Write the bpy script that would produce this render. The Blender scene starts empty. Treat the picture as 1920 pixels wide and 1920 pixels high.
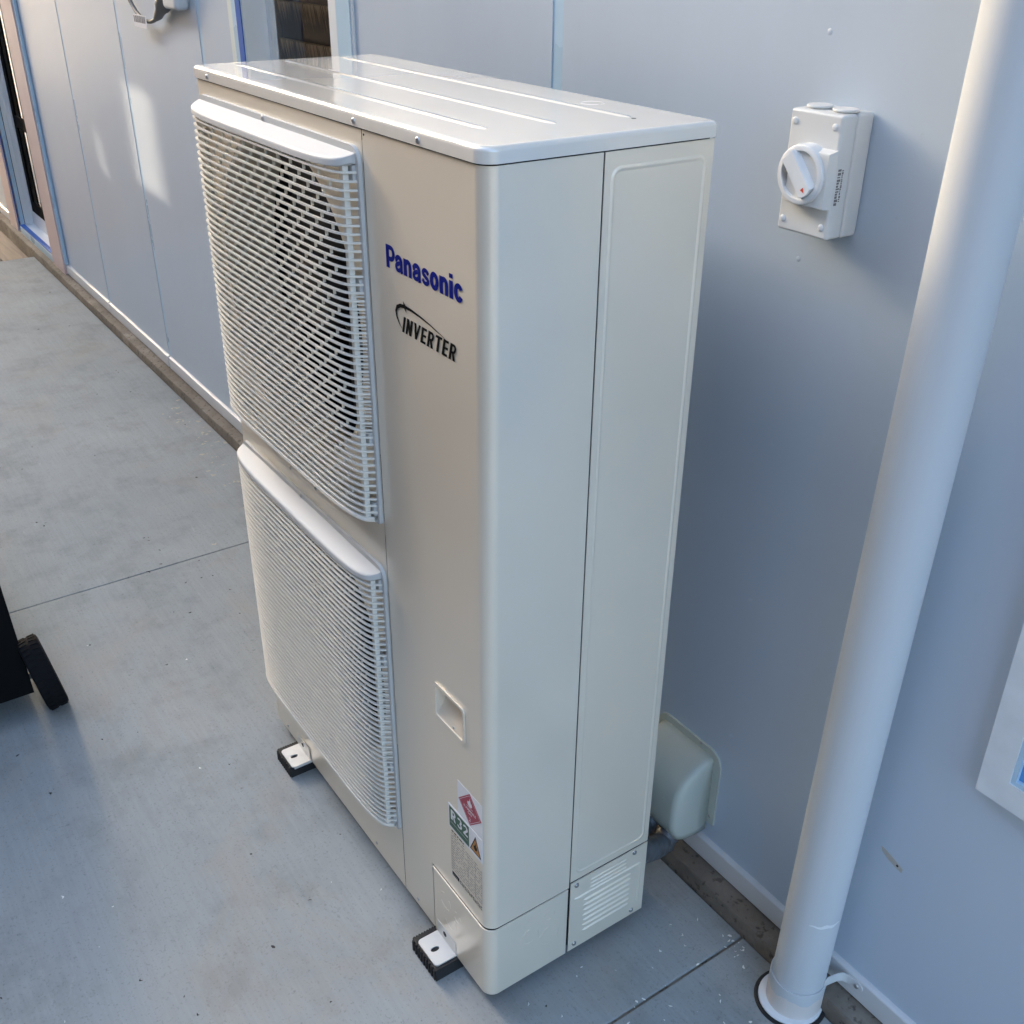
import bpy, bmesh, math, random
from mathutils import Vector, Matrix
R = math.radians
random.seed(7)
scene = bpy.context.scene
COL = scene.collection

# ------------------------------------------------------------------ camera
cam_data = bpy.data.cameras.new("camera")
cam = bpy.data.objects.new("camera", cam_data)
COL.objects.link(cam)
_right = Vector((0.56495552, 0.82508984, 0.00721195))
_down = Vector((0.40392295, -0.26893143, -0.87436956))
_fwd = Vector((-0.71949393, 0.49689298, -0.48520702))
cam.matrix_world = Matrix((
    (_right.x, -_down.x, -_fwd.x, 1.88527753),
    (_right.y, -_down.y, -_fwd.y, -0.64280492),
    (_right.z, -_down.z, -_fwd.z, 1.60765106),
    (0, 0, 0, 1)))
cam_data.sensor_width = 36.0
cam_data.lens = 37.1277
cam_data.clip_start = 0.02
cam_data.clip_end = 2000
scene.camera = cam

# ------------------------------------------------------------------ sky and sun
SUN_EL = 14.0
SUN_ROT = 261.0
world = bpy.data.worlds.new("World")
scene.world = world
world.use_nodes = True
wn = world.node_tree
sky = wn.nodes.new("ShaderNodeTexSky")
sky.sky_type = 'NISHITA'
sky.sun_disc = False
sky.sun_elevation = R(SUN_EL)
sky.sun_rotation = R(SUN_ROT)
sky.air_density = 1.0
sky.dust_density = 8.0
sky.ozone_density = 1.9
wn.links.new(sky.outputs[0], wn.nodes["Background"].inputs[0])
wn.nodes["Background"].inputs[1].default_value = 0.15

sun_data = bpy.data.lights.new("sun", 'SUN')
sun_data.energy = 1.15
sun_data.angle = R(0.1)
sun_data.color = (1.0, 0.82, 0.62)
sun = bpy.data.objects.new("sun", sun_data)
COL.objects.link(sun)
SDIR = Vector((math.sin(R(SUN_ROT)) * math.cos(R(SUN_EL)), math.cos(R(SUN_ROT)) * math.cos(R(SUN_EL)), math.sin(R(SUN_EL))))
sun.rotation_euler = SDIR.to_track_quat('Z', 'Y').to_euler()

scene.view_settings.view_transform = 'Standard'
scene.view_settings.look = 'None'
scene.view_settings.gamma = 1.0
scene.view_settings.exposure = 3.8
scene.view_settings.use_curve_mapping = False


# ------------------------------------------------------------------ materials
def new_mat(name):
    m = bpy.data.materials.new(name)
    m.use_nodes = True
    return m, m.node_tree, m.node_tree.nodes["Principled BSDF"]


def mat(name, col, rough=0.5, metal=0.0, spec=0.5, var=0.04, scale=6.0, bump=0.0, bscale=200.0, rvar=0.06, stretch=(1, 1, 1), coat=0.0):
    """plain colour with a faint cloudy variation in colour and gloss, and optional fine relief"""
    m, nt, b = new_mat(name)
    L = nt.links
    tc = nt.nodes.new("ShaderNodeTexCoord")
    mp = nt.nodes.new("ShaderNodeMapping")
    mp.inputs["Scale"].default_value = stretch
    L.new(tc.outputs["Object"], mp.inputs["Vector"])
    n = nt.nodes.new("ShaderNodeTexNoise")
    n.inputs["Scale"].default_value = scale
    n.inputs["Detail"].default_value = 5
    L.new(mp.outputs[0], n.inputs["Vector"])
    mix = nt.nodes.new("ShaderNodeMix")
    mix.data_type = 'RGBA'
    mix.inputs["A"].default_value = (*[c * (1 - var) for c in col], 1)
    mix.inputs["B"].default_value = (*[min(1, c * (1 + var)) for c in col], 1)
    L.new(n.outputs["Fac"], mix.inputs["Factor"])
    L.new(mix.outputs["Result"], b.inputs["Base Color"])
    mr = nt.nodes.new("ShaderNodeMapRange")
    mr.inputs["From Min"].default_value = 0.3
    mr.inputs["From Max"].default_value = 0.7
    mr.inputs["To Min"].default_value = max(0.02, rough - rvar)
    mr.inputs["To Max"].default_value = min(1, rough + rvar)
    L.new(n.outputs["Fac"], mr.inputs["Value"])
    L.new(mr.outputs[0], b.inputs["Roughness"])
    b.inputs["Metallic"].default_value = metal
    b.inputs["Specular IOR Level"].default_value = spec
    b.inputs["Coat Weight"].default_value = coat
    if bump > 0:
        n2 = nt.nodes.new("ShaderNodeTexNoise")
        n2.inputs["Scale"].default_value = bscale
        n2.inputs["Detail"].default_value = 4
        L.new(mp.outputs[0], n2.inputs["Vector"])
        bp = nt.nodes.new("ShaderNodeBump")
        bp.inputs["Strength"].default_value = bump
        bp.inputs["Distance"].default_value = 0.002
        L.new(n2.outputs["Fac"], bp.inputs["Height"])
        L.new(bp.outputs[0], b.inputs["Normal"])
    return m


def ramp(nt, fac, stops):
    r = nt.nodes.new("ShaderNodeValToRGB")
    e = r.color_ramp.elements
    while len(e) < len(stops):
        e.new(0.5)
    for el, (p, c) in zip(e, stops):
        el.position = p
        el.color = (*c, 1) if len(c) == 3 else c
    nt.links.new(fac, r.inputs["Fac"])
    return r.outputs["Color"]


def noise(nt, vec, scale, detail=6, rough=0.6, dist=0.0):
    n = nt.nodes.new("ShaderNodeTexNoise")
    n.inputs["Scale"].default_value = scale
    n.inputs["Detail"].default_value = detail
    n.inputs["Roughness"].default_value = rough
    n.inputs["Distortion"].default_value = dist
    nt.links.new(vec, n.inputs["Vector"])
    return n.outputs["Fac"]


def mapping(nt, scale=(1, 1, 1), loc=(0, 0, 0)):
    tc = nt.nodes.new("ShaderNodeTexCoord")
    mp = nt.nodes.new("ShaderNodeMapping")
    mp.inputs["Scale"].default_value = scale
    mp.inputs["Location"].default_value = loc
    nt.links.new(tc.outputs["Object"], mp.inputs["Vector"])
    return mp.outputs[0]


def mixc(nt, fac, a, b, blend='MIX'):
    m = nt.nodes.new("ShaderNodeMix")
    m.data_type = 'RGBA'
    m.blend_type = blend
    for v, k in ((a, "A"), (b, "B")):
        if isinstance(v, tuple):
            m.inputs[k].default_value = (*v, 1)
        else:
            nt.links.new(v, m.inputs[k])
    if isinstance(fac, float):
        m.inputs["Factor"].default_value = fac
    else:
        nt.links.new(fac, m.inputs["Factor"])
    return m.outputs["Result"]


def bumpn(nt, b, h, strength, dist):
    bp = nt.nodes.new("ShaderNodeBump")
    bp.inputs["Strength"].default_value = strength
    bp.inputs["Distance"].default_value = dist
    nt.links.new(h, bp.inputs["Height"])
    nt.links.new(bp.outputs[0], b.inputs["Normal"])


def concrete_slab_mat():
    m, nt, b = new_mat("broomed concrete")
    v = mapping(nt)
    vs = mapping(nt, (2.2, 60, 1))
    vf = mapping(nt, (9, 160, 1))
    big = noise(nt, v, 1.3, 5, 0.6)
    mid = noise(nt, v, 7.0, 8, 0.68)
    streak = noise(nt, vs, 1.0, 4, 0.6)
    fine = noise(nt, vf, 1.0, 3, 0.6)
    spk = noise(nt, v, 230, 2, 0.5)
    c = ramp(nt, big, [(0.3, (0.258, 0.278, 0.281)), (0.7, (0.318, 0.334, 0.330))])
    c2 = ramp(nt, mid, [(0.36, (0.74, 0.735, 0.72)), (0.5, (0.98, 0.98, 0.98)), (0.68, (1.05, 1.05, 1.05))])
    c = mixc(nt, 0.58, c, c2, 'MULTIPLY')
    st = ramp(nt, streak, [(0.35, (0.86, 0.86, 0.86)), (0.6, (1.04, 1.04, 1.04))])
    c = mixc(nt, 0.25, c, st, 'MULTIPLY')
    fs = ramp(nt, fine, [(0.35, (0.82, 0.82, 0.82)), (0.62, (1.06, 1.06, 1.06))])
    c = mixc(nt, 0.22, c, fs, 'MULTIPLY')
    sp = ramp(nt, spk, [(0.30, (0.6, 0.6, 0.6)), (0.40, (1, 1, 1))])
    c = mixc(nt, 0.5, c, sp, 'MULTIPLY')
    scf = noise(nt, mapping(nt, (1.2, 5.0, 1), (2.0, 7.0, 0)), 5.5, 9, 0.78, 0.6)
    c = mixc(nt, ramp(nt, scf, [(0.60, (0, 0, 0)), (0.72, (0.30, 0.30, 0.30))]), c, (0.47, 0.475, 0.46))
    pore = ramp(nt, noise(nt, v, 70, 3, 0.6), [(0.27, (0.55, 0.55, 0.55)), (0.33, (1, 1, 1))])
    c = mixc(nt, 0.6, c, pore, 'MULTIPLY')
    # rusty and tan stains with shapes of their own
    stain = noise(nt, mapping(nt, (1, 1, 1), (4.2, 1.7, 0)), 2.3, 6, 0.65, 0.8)
    sm = ramp(nt, stain, [(0.52, (0, 0, 0)), (0.74, (0.34, 0.34, 0.34))])
    c = mixc(nt, sm, c, (0.36, 0.29, 0.215))
    nt.links.new(c, b.inputs["Base Color"])
    b.inputs["Roughness"].default_value = 0.92
    b.inputs["Specular IOR Level"].default_value = 0.15
    hs = nt.nodes.new("ShaderNodeMath")
    hs.operation = 'ADD'
    nt.links.new(fine, hs.inputs[0])
    nt.links.new(mid, hs.inputs[1])
    bumpn(nt, b, hs.outputs[0], 0.35, 0.0022)
    return m


def footing_mat():
    m, nt, b = new_mat("rough formed concrete")
    v = mapping(nt)
    big = noise(nt, v, 5.0, 7, 0.7)
    pit = noise(nt, v, 75.0, 3, 0.55)
    c = ramp(nt, big, [(0.3, (0.105, 0.088, 0.070)), (0.55, (0.175, 0.15, 0.122)), (0.75, (0.27, 0.245, 0.21))])
    p = ramp(nt, pit, [(0.33, (0.35, 0.33, 0.3)), (0.42, (1, 1, 1)), (0.72, (1, 1, 1)), (0.8, (1.5, 1.45, 1.4))])
    c = mixc(nt, 0.8, c, p, 'MULTIPLY')
    nt.links.new(c, b.inputs["Base Color"])
    b.inputs["Roughness"].default_value = 0.88
    bumpn(nt, b, pit, 0.7, 0.004)
    return m


def blind_mat():
    m, nt, b = new_mat("dark woven reed")
    v = mapping(nt, (1, 1, 0.06))
    strand = noise(nt, v, 210, 5, 0.75)
    tc = nt.nodes.new("ShaderNodeTexCoord")
    sx = nt.nodes.new("ShaderNodeSeparateXYZ")
    nt.links.new(tc.outputs["Object"], sx.inputs[0])
    # fringe: pale worn fibres run down from the upper edge of each slat
    mr = nt.nodes.new("ShaderNodeMapRange")
    mr.inputs["From Min"].default_value = -0.03
    mr.inputs["From Max"].default_value = 0.055
    mr.inputs["To Min"].default_value = -0.12
    mr.inputs["To Max"].default_value = 0.2
    nt.links.new(sx.outputs["Z"], mr.inputs["Value"])
    ad = nt.nodes.new("ShaderNodeMath")
    ad.operation = 'ADD'
    nt.links.new(strand, ad.inputs[0])
    nt.links.new(mr.outputs[0], ad.inputs[1])
    c = ramp(nt, ad.outputs[0], [(0.50, (0.036, 0.036, 0.042)), (0.57, (0.11, 0.105, 0.10)), (0.66, (0.50, 0.42, 0.28)), (0.80, (0.72, 0.64, 0.50))])
    nt.links.new(c, b.inputs["Base Color"])
    b.inputs["Roughness"].default_value = 0.7
    bumpn(nt, b, strand, 0.5, 0.002)
    return m


def wood_mat(name, c0, c1, vert=True):
    m, nt, b = new_mat(name)
    v = mapping(nt, (14, 14, 0.9) if vert else (0.9, 14, 14))
    g = noise(nt, v, 2.2, 7, 0.65, 0.4)
    c = ramp(nt, g, [(0.3, c0), (0.7, c1)])
    nt.links.new(c, b.inputs["Base Color"])
    b.inputs["Roughness"].default_value = 0.8
    bumpn(nt, b, g, 0.4, 0.004)
    return m


def earth_mat():
    m, nt, b = new_mat("bare earth")
    v = mapping(nt)
    g = noise(nt, v, 2.0, 9, 0.7)
    c = ramp(nt, g, [(0.3, (0.085, 0.065, 0.05)), (0.7, (0.16, 0.13, 0.10))])
    nt.links.new(c, b.inputs["Base Color"])
    b.inputs["Roughness"].default_value = 0.95
    return m


def wall_mat():
    m, nt, b = new_mat("satin steel wall sheet")
    v = mapping(nt)
    n1 = noise(nt, v, 1.1, 4, 0.5)
    n2 = noise(nt, mapping(nt, (1, 1, 0.35)), 5.0, 6, 0.6)
    c = ramp(nt, n1, [(0.3, (0.475, 0.556, 0.645)), (0.7, (0.505, 0.586, 0.675))])
    d = ramp(nt, n2, [(0.32, (0.955, 0.955, 0.95)), (0.6, (1.0, 1.0, 1.0))])
    c = mixc(nt, 0.7, c, d, 'MULTIPLY')
    sc1 = ramp(nt, noise(nt, mapping(nt, (1, 1, 1.6)), 38.0, 8, 0.75), [(0.29, (0.80, 0.79, 0.77)), (0.36, (1, 1, 1))])
    c = mixc(nt, 0.35, c, sc1, 'MULTIPLY')
    nt.links.new(c, b.inputs["Base Color"])
    r = nt.nodes.new("ShaderNodeMapRange")
    r.inputs["To Min"].default_value = 0.27
    r.inputs["To Max"].default_value = 0.36
    nt.links.new(n2, r.inputs["Value"])
    nt.links.new(r.outputs[0], b.inputs["Roughness"])
    b.inputs["Specular IOR Level"].default_value = 0.8
    bumpn(nt, b, noise(nt, v, 2.6, 2, 0.4), 0.10, 0.006)
    return m


M = {}
M['slab'] = concrete_slab_mat()
M['footing'] = footing_mat()
M['earth'] = earth_mat()
M['wall'] = wall_mat()
M['blind'] = blind_mat()
M['channel'] = mat("folded steel flashing", (0.60, 0.61, 0.615), 0.36, var=0.03)
M['film'] = mat("pale blue protective film", (0.44, 0.60, 0.72), 0.3, var=0.05)
M['filmdeep'] = mat("blue protective film", (0.10, 0.30, 0.62), 0.3, var=0.05)
M['tape'] = mat("blue masking tape", (0.006, 0.10, 0.42), 0.45, var=0.06)
M['trim'] = mat("white painted trim", (0.72, 0.74, 0.745), 0.35, var=0.03)
M['trimgreen'] = mat("film clouded white trim", (0.66, 0.72, 0.69), 0.35, var=0.03)
M['trimpink'] = mat("pink film coated flashing", (0.62, 0.48, 0.46), 0.4, var=0.05)
M['ac'] = mat("pearl champagne enamel", (0.80, 0.725, 0.60), 0.38, metal=0.34, var=0.03, scale=7, rvar=0.07, bump=0.10, bscale=5, coat=0.55)
M['ac'].node_tree.nodes['Principled BSDF'].inputs['Coat Roughness'].default_value = 0.07
M['lid'] = mat("gloss cream enamel", (0.70, 0.67, 0.61), 0.26, metal=0.08, var=0.012, scale=3, rvar=0.03, coat=0.8)
M['lid'].node_tree.nodes['Principled BSDF'].inputs['Coat Roughness'].default_value = 0.04
M['grille'] = mat("ivory plastic", (0.70, 0.67, 0.60), 0.45, var=0.02)
M['visor'] = mat("smooth pale plastic", (0.50, 0.50, 0.485), 0.6, var=0.015)
M['shroud'] = mat("beige shroud plastic", (0.50, 0.44, 0.36), 0.5, var=0.05)
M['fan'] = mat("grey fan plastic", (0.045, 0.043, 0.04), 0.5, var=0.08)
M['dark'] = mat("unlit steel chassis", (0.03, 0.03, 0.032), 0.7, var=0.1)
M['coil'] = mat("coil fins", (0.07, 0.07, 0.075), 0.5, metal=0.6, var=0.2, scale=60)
M['screw'] = mat("zinc screw", (0.42, 0.41, 0.40), 0.32, metal=0.9, var=0.1, scale=300)
M['hole'] = mat("black hole lining", (0.012, 0.012, 0.012), 0.8)
M['foot'] = mat("galvanised foot plate", (0.62, 0.61, 0.58), 0.36, metal=0.15, var=0.05, scale=40)
M['rubber'] = mat("black rubber", (0.014, 0.014, 0.015), 0.75, var=0.3, scale=50, bump=0.4, bscale=300)
M['logoblue'] = mat("royal blue print", (0.001, 0.008, 0.17), 0.5, spec=0.12, var=0.0)
M['black'] = mat("black print", (0.004, 0.0038, 0.0038), 0.5, spec=0.12, var=0.0)
M['greytxt'] = mat("grey print", (0.16, 0.155, 0.15), 0.5, var=0.0)
M['palegrey'] = mat("pale grey print", (0.42, 0.42, 0.40), 0.5, var=0.0)
M['stickwhite'] = mat("white sticker vinyl", (0.72, 0.73, 0.76), 0.35, var=0.01)
M['stickred'] = mat("red sticker ink", (0.34, 0.012, 0.05), 0.35, var=0.02)
M['stickgreen'] = mat("green sticker ink", (0.003, 0.075, 0.033), 0.35, var=0.02)
M['stickorange'] = mat("amber sticker ink", (0.42, 0.17, 0.01), 0.35, var=0.02)
M['switch'] = mat("off white switch plastic", (0.66, 0.665, 0.65), 0.33, var=0.015)
M['knob'] = mat("white knob plastic", (0.68, 0.70, 0.71), 0.3, var=0.015)
M['switchdark'] = mat("grey switch recess", (0.32, 0.33, 0.34), 0.5, var=0.04)
M['redmark'] = mat("red pointer paint", (0.62, 0.05, 0.02), 0.4, var=0.0)
M['pipe'] = mat("painted pvc downpipe", (0.535, 0.56, 0.58), 0.55, var=0.03, scale=9, stretch=(1, 1, 0.3))
M['rawpvc'] = mat("raw pinkish pvc", (0.66, 0.61, 0.575), 0.42, var=0.05)
M['whitepvc'] = mat("white pvc sleeve", (0.72, 0.74, 0.75), 0.35, var=0.03)
M['hood'] = mat("grey green plastic cover", (0.49, 0.525, 0.465), 0.45, var=0.02)
M['foil'] = mat("silver black pipe wrap", (0.10, 0.105, 0.115), 0.45, metal=0.2, var=0.35, scale=35)
M['blackplastic'] = mat("black plastic", (0.004, 0.004, 0.004), 0.7, spec=0.05, var=0.2, scale=20)
M['tyre'] = mat("black moulded tyre", (0.009, 0.009, 0.010), 0.85, spec=0.08, var=0.2, scale=40, bump=0.3)
M['cable'] = mat("grey cable", (0.12, 0.12, 0.115), 0.5, var=0.1)
M['boxwhite'] = mat("light grey box enamel", (0.62, 0.63, 0.63), 0.35, var=0.03)
M['paling'] = wood_mat("weathered weatherboard", (0.11, 0.075, 0.05), (0.25, 0.175, 0.12), False)
M['deckwood'] = wood_mat("brown hardwood", (0.10, 0.07, 0.055), (0.22, 0.165, 0.13), False)
M['shaving'] = mat("white shaving", (0.70, 0.69, 0.65), 0.6, var=0.08, scale=80)
M['tanshaving'] = mat("tan shaving", (0.40, 0.355, 0.285), 0.7, var=0.15, scale=60)
M['leaf'] = mat("dead leaf scrap", (0.028, 0.024, 0.02), 0.8, var=0.4, scale=90)
M['filler'] = mat("dried filler smear", (0.46, 0.44, 0.40), 0.8, var=0.15, scale=90)


def glass_mat():
    m, nt, b = new_mat("window glass")
    b.inputs["Base Color"].default_value = (0.95, 0.98, 0.97, 1)
    b.inputs["Roughness"].default_value = 0.02
    b.inputs["Transmission Weight"].default_value = 1.0
    b.inputs["IOR"].default_value = 1.02
    b.inputs["Specular IOR Level"].default_value = 0.5
    tr = nt.nodes.new("ShaderNodeBsdfTransparent")
    gl = nt.nodes.new("ShaderNodeBsdfGlossy")
    gl.inputs["Roughness"].default_value = 0.03
    fr = nt.nodes.new("ShaderNodeFresnel")
    fr.inputs["IOR"].default_value = 1.45
    mx = nt.nodes.new("ShaderNodeMixShader")
    nt.links.new(fr.outputs[0], mx.inputs[0])
    nt.links.new(tr.outputs[0], mx.inputs[1])
    nt.links.new(gl.outputs[0], mx.inputs[2])
    nt.links.new(mx.outputs[0], nt.nodes["Material Output"].inputs[0])
    return m


M['glass'] = glass_mat()


# ------------------------------------------------------------------ mesh helpers
def weighted_normals(me, angle):
    """smooth shading in which large flat faces stay flat (area weighted, split at sharp angles)"""
    me.polygons.foreach_set("use_smooth", [True] * len(me.polygons))
    me.update()
    cosa = math.cos(R(angle))
    around = {}
    for p in me.polygons:
        for v in p.vertices:
            around.setdefault(v, []).append((p.normal.copy(), p.area))
    out = []
    for p in me.polygons:
        n0 = p.normal
        for li in p.loop_indices:
            acc = Vector((0, 0, 0))
            for n, a in around[me.loops[li].vertex_index]:
                if n.dot(n0) > cosa:
                    acc += n * a
            out.append(acc.normalized() if acc.length > 0 else n0.copy())
    me.normals_split_custom_set(out)


class MB:
    def __init__(s):
        s.v = []
        s.f = []

    def add(s, verts, faces):
        o = len(s.v)
        s.v += [tuple(v) for v in verts]
        s.f += [tuple(i + o for i in f) for f in faces]
        return s

    def box(s, x0, x1, y0, y1, z0, z1):
        return s.add([(x0, y0, z0), (x1, y0, z0), (x1, y1, z0), (x0, y1, z0), (x0, y0, z1), (x1, y0, z1), (x1, y1, z1), (x0, y1, z1)],
                     [(0, 3, 2, 1), (4, 5, 6, 7), (0, 1, 5, 4), (1, 2, 6, 5), (2, 3, 7, 6), (3, 0, 4, 7)])

    def prism(s, poly, axis, a0, a1):
        """polygon (2D) extruded along axis; axis 'y': poly=(x,z); 'z': (x,y); 'x': (y,z)"""
        def P(p, a):
            return {'y': (p[0], a, p[1]), 'z': (p[0], p[1], a), 'x': (a, p[0], p[1])}[axis]
        n = len(poly)
        vs = [P(p, a0) for p in poly] + [P(p, a1) for p in poly]
        fs = [tuple(range(n)), tuple(range(2 * n - 1, n - 1, -1))]
        fs += [(i, i + n, (i + 1) % n + n, (i + 1) % n) for i in range(n)]
        return s.add(vs, fs)

    def tube(s, pts, r, n=10, cap=True):
        pts = [Vector(p) for p in pts]
        rs = r if isinstance(r, (list, tuple)) else [r] * len(pts)
        vs, fs = [], []
        up = None
        for i, p in enumerate(pts):
            t = (pts[min(i + 1, len(pts) - 1)] - pts[max(i - 1, 0)]).normalized()
            if up is None:
                up = t.orthogonal().normalized()
            up = (up - t * up.dot(t)).normalized()
            w = t.cross(up)
            for k in range(n):
                a = 2 * math.pi * k / n
                vs.append(p + rs[i] * (math.cos(a) * up + math.sin(a) * w))
        for i in range(len(pts) - 1):
            for k in range(n):
                fs.append((i * n + k, i * n + (k + 1) % n, (i + 1) * n + (k + 1) % n, (i + 1) * n + k))
        if cap:
            fs.append(tuple(range(n - 1, -1, -1)))
            fs.append(tuple((len(pts) - 1) * n + k for k in range(n)))
        return s.add(vs, fs)

    def lathe(s, prof, n=24, mtx=Matrix()):
        """prof: (r, h) points, revolved round local z"""
        vs, fs = [], []
        for (r, h) in prof:
            for k in range(n):
                a = 2 * math.pi * k / n
                vs.append(mtx @ Vector((r * math.cos(a), r * math.sin(a), h)))
        for i in range(len(prof) - 1):
            for k in range(n):
                fs.append((i * n + k, i * n + (k + 1) % n, (i + 1) * n + (k + 1) % n, (i + 1) * n + k))
        if prof[0][0] > 0:
            fs.append(tuple(range(n - 1, -1, -1)))
        if prof[-1][0] > 0:
            fs.append(tuple((len(prof) - 1) * n + k for k in range(n)))
        return s.add(vs, fs)

    def sheet(s, plan, z0, z1, t):
        """upright sheet that follows a plan polyline, thickness t towards its left side"""
        n = len(plan)
        off = []
        for i in range(n):
            a = Vector(plan[max(i - 1, 0)])
            c = Vector(plan[min(i + 1, n - 1)])
            d = (c - a).normalized()
            off.append((plan[i][0] - d.y * t, plan[i][1] + d.x * t))
        ring = list(plan) + off[::-1]
        return s.prism(ring, 'z', z0, z1)

    def mesh(s, name, recalc=True, weld=False, smooth=None):
        me = bpy.data.meshes.new(name)
        me.from_pydata(s.v, [], s.f)
        bm = bmesh.new()
        bm.from_mesh(me)
        if weld:
            bmesh.ops.remove_doubles(bm, verts=bm.verts, dist=1e-5)
        if recalc:
            bmesh.ops.recalc_face_normals(bm, faces=bm.faces)
        bm.to_mesh(me)
        bm.free()
        if smooth:
            weighted_normals(me, smooth)
        me.update()
        return me

    def build(s, name, m, parent=None, smooth=None, weld=False, recalc=True):
        return link(name, s.mesh(name, recalc, weld, smooth), m, parent)


def link(name, me, m, parent=None, loc=None):
    o = bpy.data.objects.new(name, me)
    COL.objects.link(o)
    if m is not None and len(me.materials) == 0:
        me.materials.append(m)
    if parent is not None:
        o.parent = parent
    if loc is not None:
        o.location = loc
    return o


def rbox_mesh(name, x0, x1, y0, y1, z0, z1, r, seg=3, smooth=50, edges=None):
    """box with rounded edges; edges = function(edge) selecting which ones"""
    b = MB().box(x0, x1, y0, y1, z0, z1)
    me = b.mesh(name)
    bm = bmesh.new()
    bm.from_mesh(me)
    es = [e for e in bm.edges if edges is None or edges(e)]
    bmesh.ops.bevel(bm, geom=es, offset=r, segments=seg, profile=0.5, affect='EDGES')
    bm.to_mesh(me)
    bm.free()
    weighted_normals(me, smooth)
    return me


def rbox(name, m, parent, *a, **k):
    return link(name, rbox_mesh(name, *a, **k), m, parent)


def thing(name, label, cat, loc=(0, 0, 0), group=None):
    o = bpy.data.objects.new(name, None)
    COL.objects.link(o)
    o.location = loc
    o.empty_display_size = 0.1
    o["label"] = label
    o["category"] = cat
    if group:
        o["group"] = group
    return o


def tag(o, label, cat, group=None):
    o["label"] = label
    o["category"] = cat
    if group:
        o["group"] = group
    return o


def structure(o):
    o["kind"] = "structure"
    return o


def stuff(o):
    o["kind"] = "stuff"
    return o


def arc(cx, cy, r, a0, a1, n):
    return [(cx + r * math.cos(R(a0 + (a1 - a0) * i / n)), cy + r * math.sin(R(a0 + (a1 - a0) * i / n))) for i in range(n + 1)]


def rrect(x0, x1, z0, z1, r, n=5):
    if not isinstance(r, (list, tuple)):
        r = (r, r, r, r)          # bl, br, tr, tl
    p = []
    p += arc(x0 + r[0], z0 + r[0], r[0], 180, 270, n)
    p += arc(x1 - r[1], z0 + r[1], r[1], 270, 360, n)
    p += arc(x1 - r[2], z1 - r[2], r[2], 0, 90, n)
    p += arc(x0 + r[3], z1 - r[3], r[3], 90, 180, n)
    return p


def ring_prism(b, outer, inner, axis, a0, a1):
    def P(p, a):
        return {'y': (p[0], a, p[1]), 'z': (p[0], p[1], a), 'x': (a, p[0], p[1])}[axis]
    n = len(outer)
    vs = [P(p, a0) for p in outer] + [P(p, a0) for p in inner] + [P(p, a1) for p in outer] + [P(p, a1) for p in inner]
    fs = []
    for i in range(n):
        j = (i + 1) % n
        fs += [(i, j, n + j, n + i), (2 * n + i, 3 * n + i, 3 * n + j, 2 * n + j), (i, 2 * n + i, 2 * n + j, j), (n + i, n + j, 3 * n + j, 3 * n + i)]
    return b.add(vs, fs)


# ------------------------------------------------------------------ print strokes (flat lettering)
class Ink:
    """flat strokes in (u, v); every stroke sits a hair in front of the last so that none coincide"""
    def __init__(s, origin, su, sv, y, shear=0.0, step=0.00002, plane='front'):
        s.o = origin
        s.su = su
        s.sv = sv
        s.y = y
        s.k = 0
        s.sh = shear
        s.step = step
        s.b = MB()

    def pt(s, u, v):
        return (s.o[0] + (u + s.sh * v) * s.su, s.y - s.k * s.step, s.o[1] + v * s.sv)

    def poly(s, pts):
        s.b.add([s.pt(*p) for p in pts], [tuple(range(len(pts)))])
        s.k += 1

    def stroke(s, pts, w, closed=False):
        n = len(pts)
        ws = w if isinstance(w, (list, tuple)) else [w] * n
        L, Rr = [], []
        for i in range(n):
            if closed:
                a, c = pts[(i - 1) % n], pts[(i + 1) % n]
            else:
                a, c = pts[max(i - 1, 0)], pts[min(i + 1, n - 1)]
            d = Vector((c[0] - a[0], c[1] - a[1]))
            d.normalize()
            nx, ny = -d.y, d.x
            k = ws[i] / 2
            L.append((pts[i][0] + nx * k, pts[i][1] + ny * k))
            Rr.append((pts[i][0] - nx * k, pts[i][1] - ny * k))
        m = n if closed else n - 1
        vs = [s.pt(*p) for p in L] + [s.pt(*p) for p in Rr]
        s.b.add(vs, [(i, n + i, n + (i + 1) % n, (i + 1) % n) for i in range(m)])
        s.k += 1


def ell(cx, cy, rx, ry, a0, a1, n=14):
    return [(cx + rx * math.cos(R(a0 + (a1 - a0) * i / n)), cy + ry * math.sin(R(a0 + (a1 - a0) * i / n))) for i in range(n + 1)]


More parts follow.
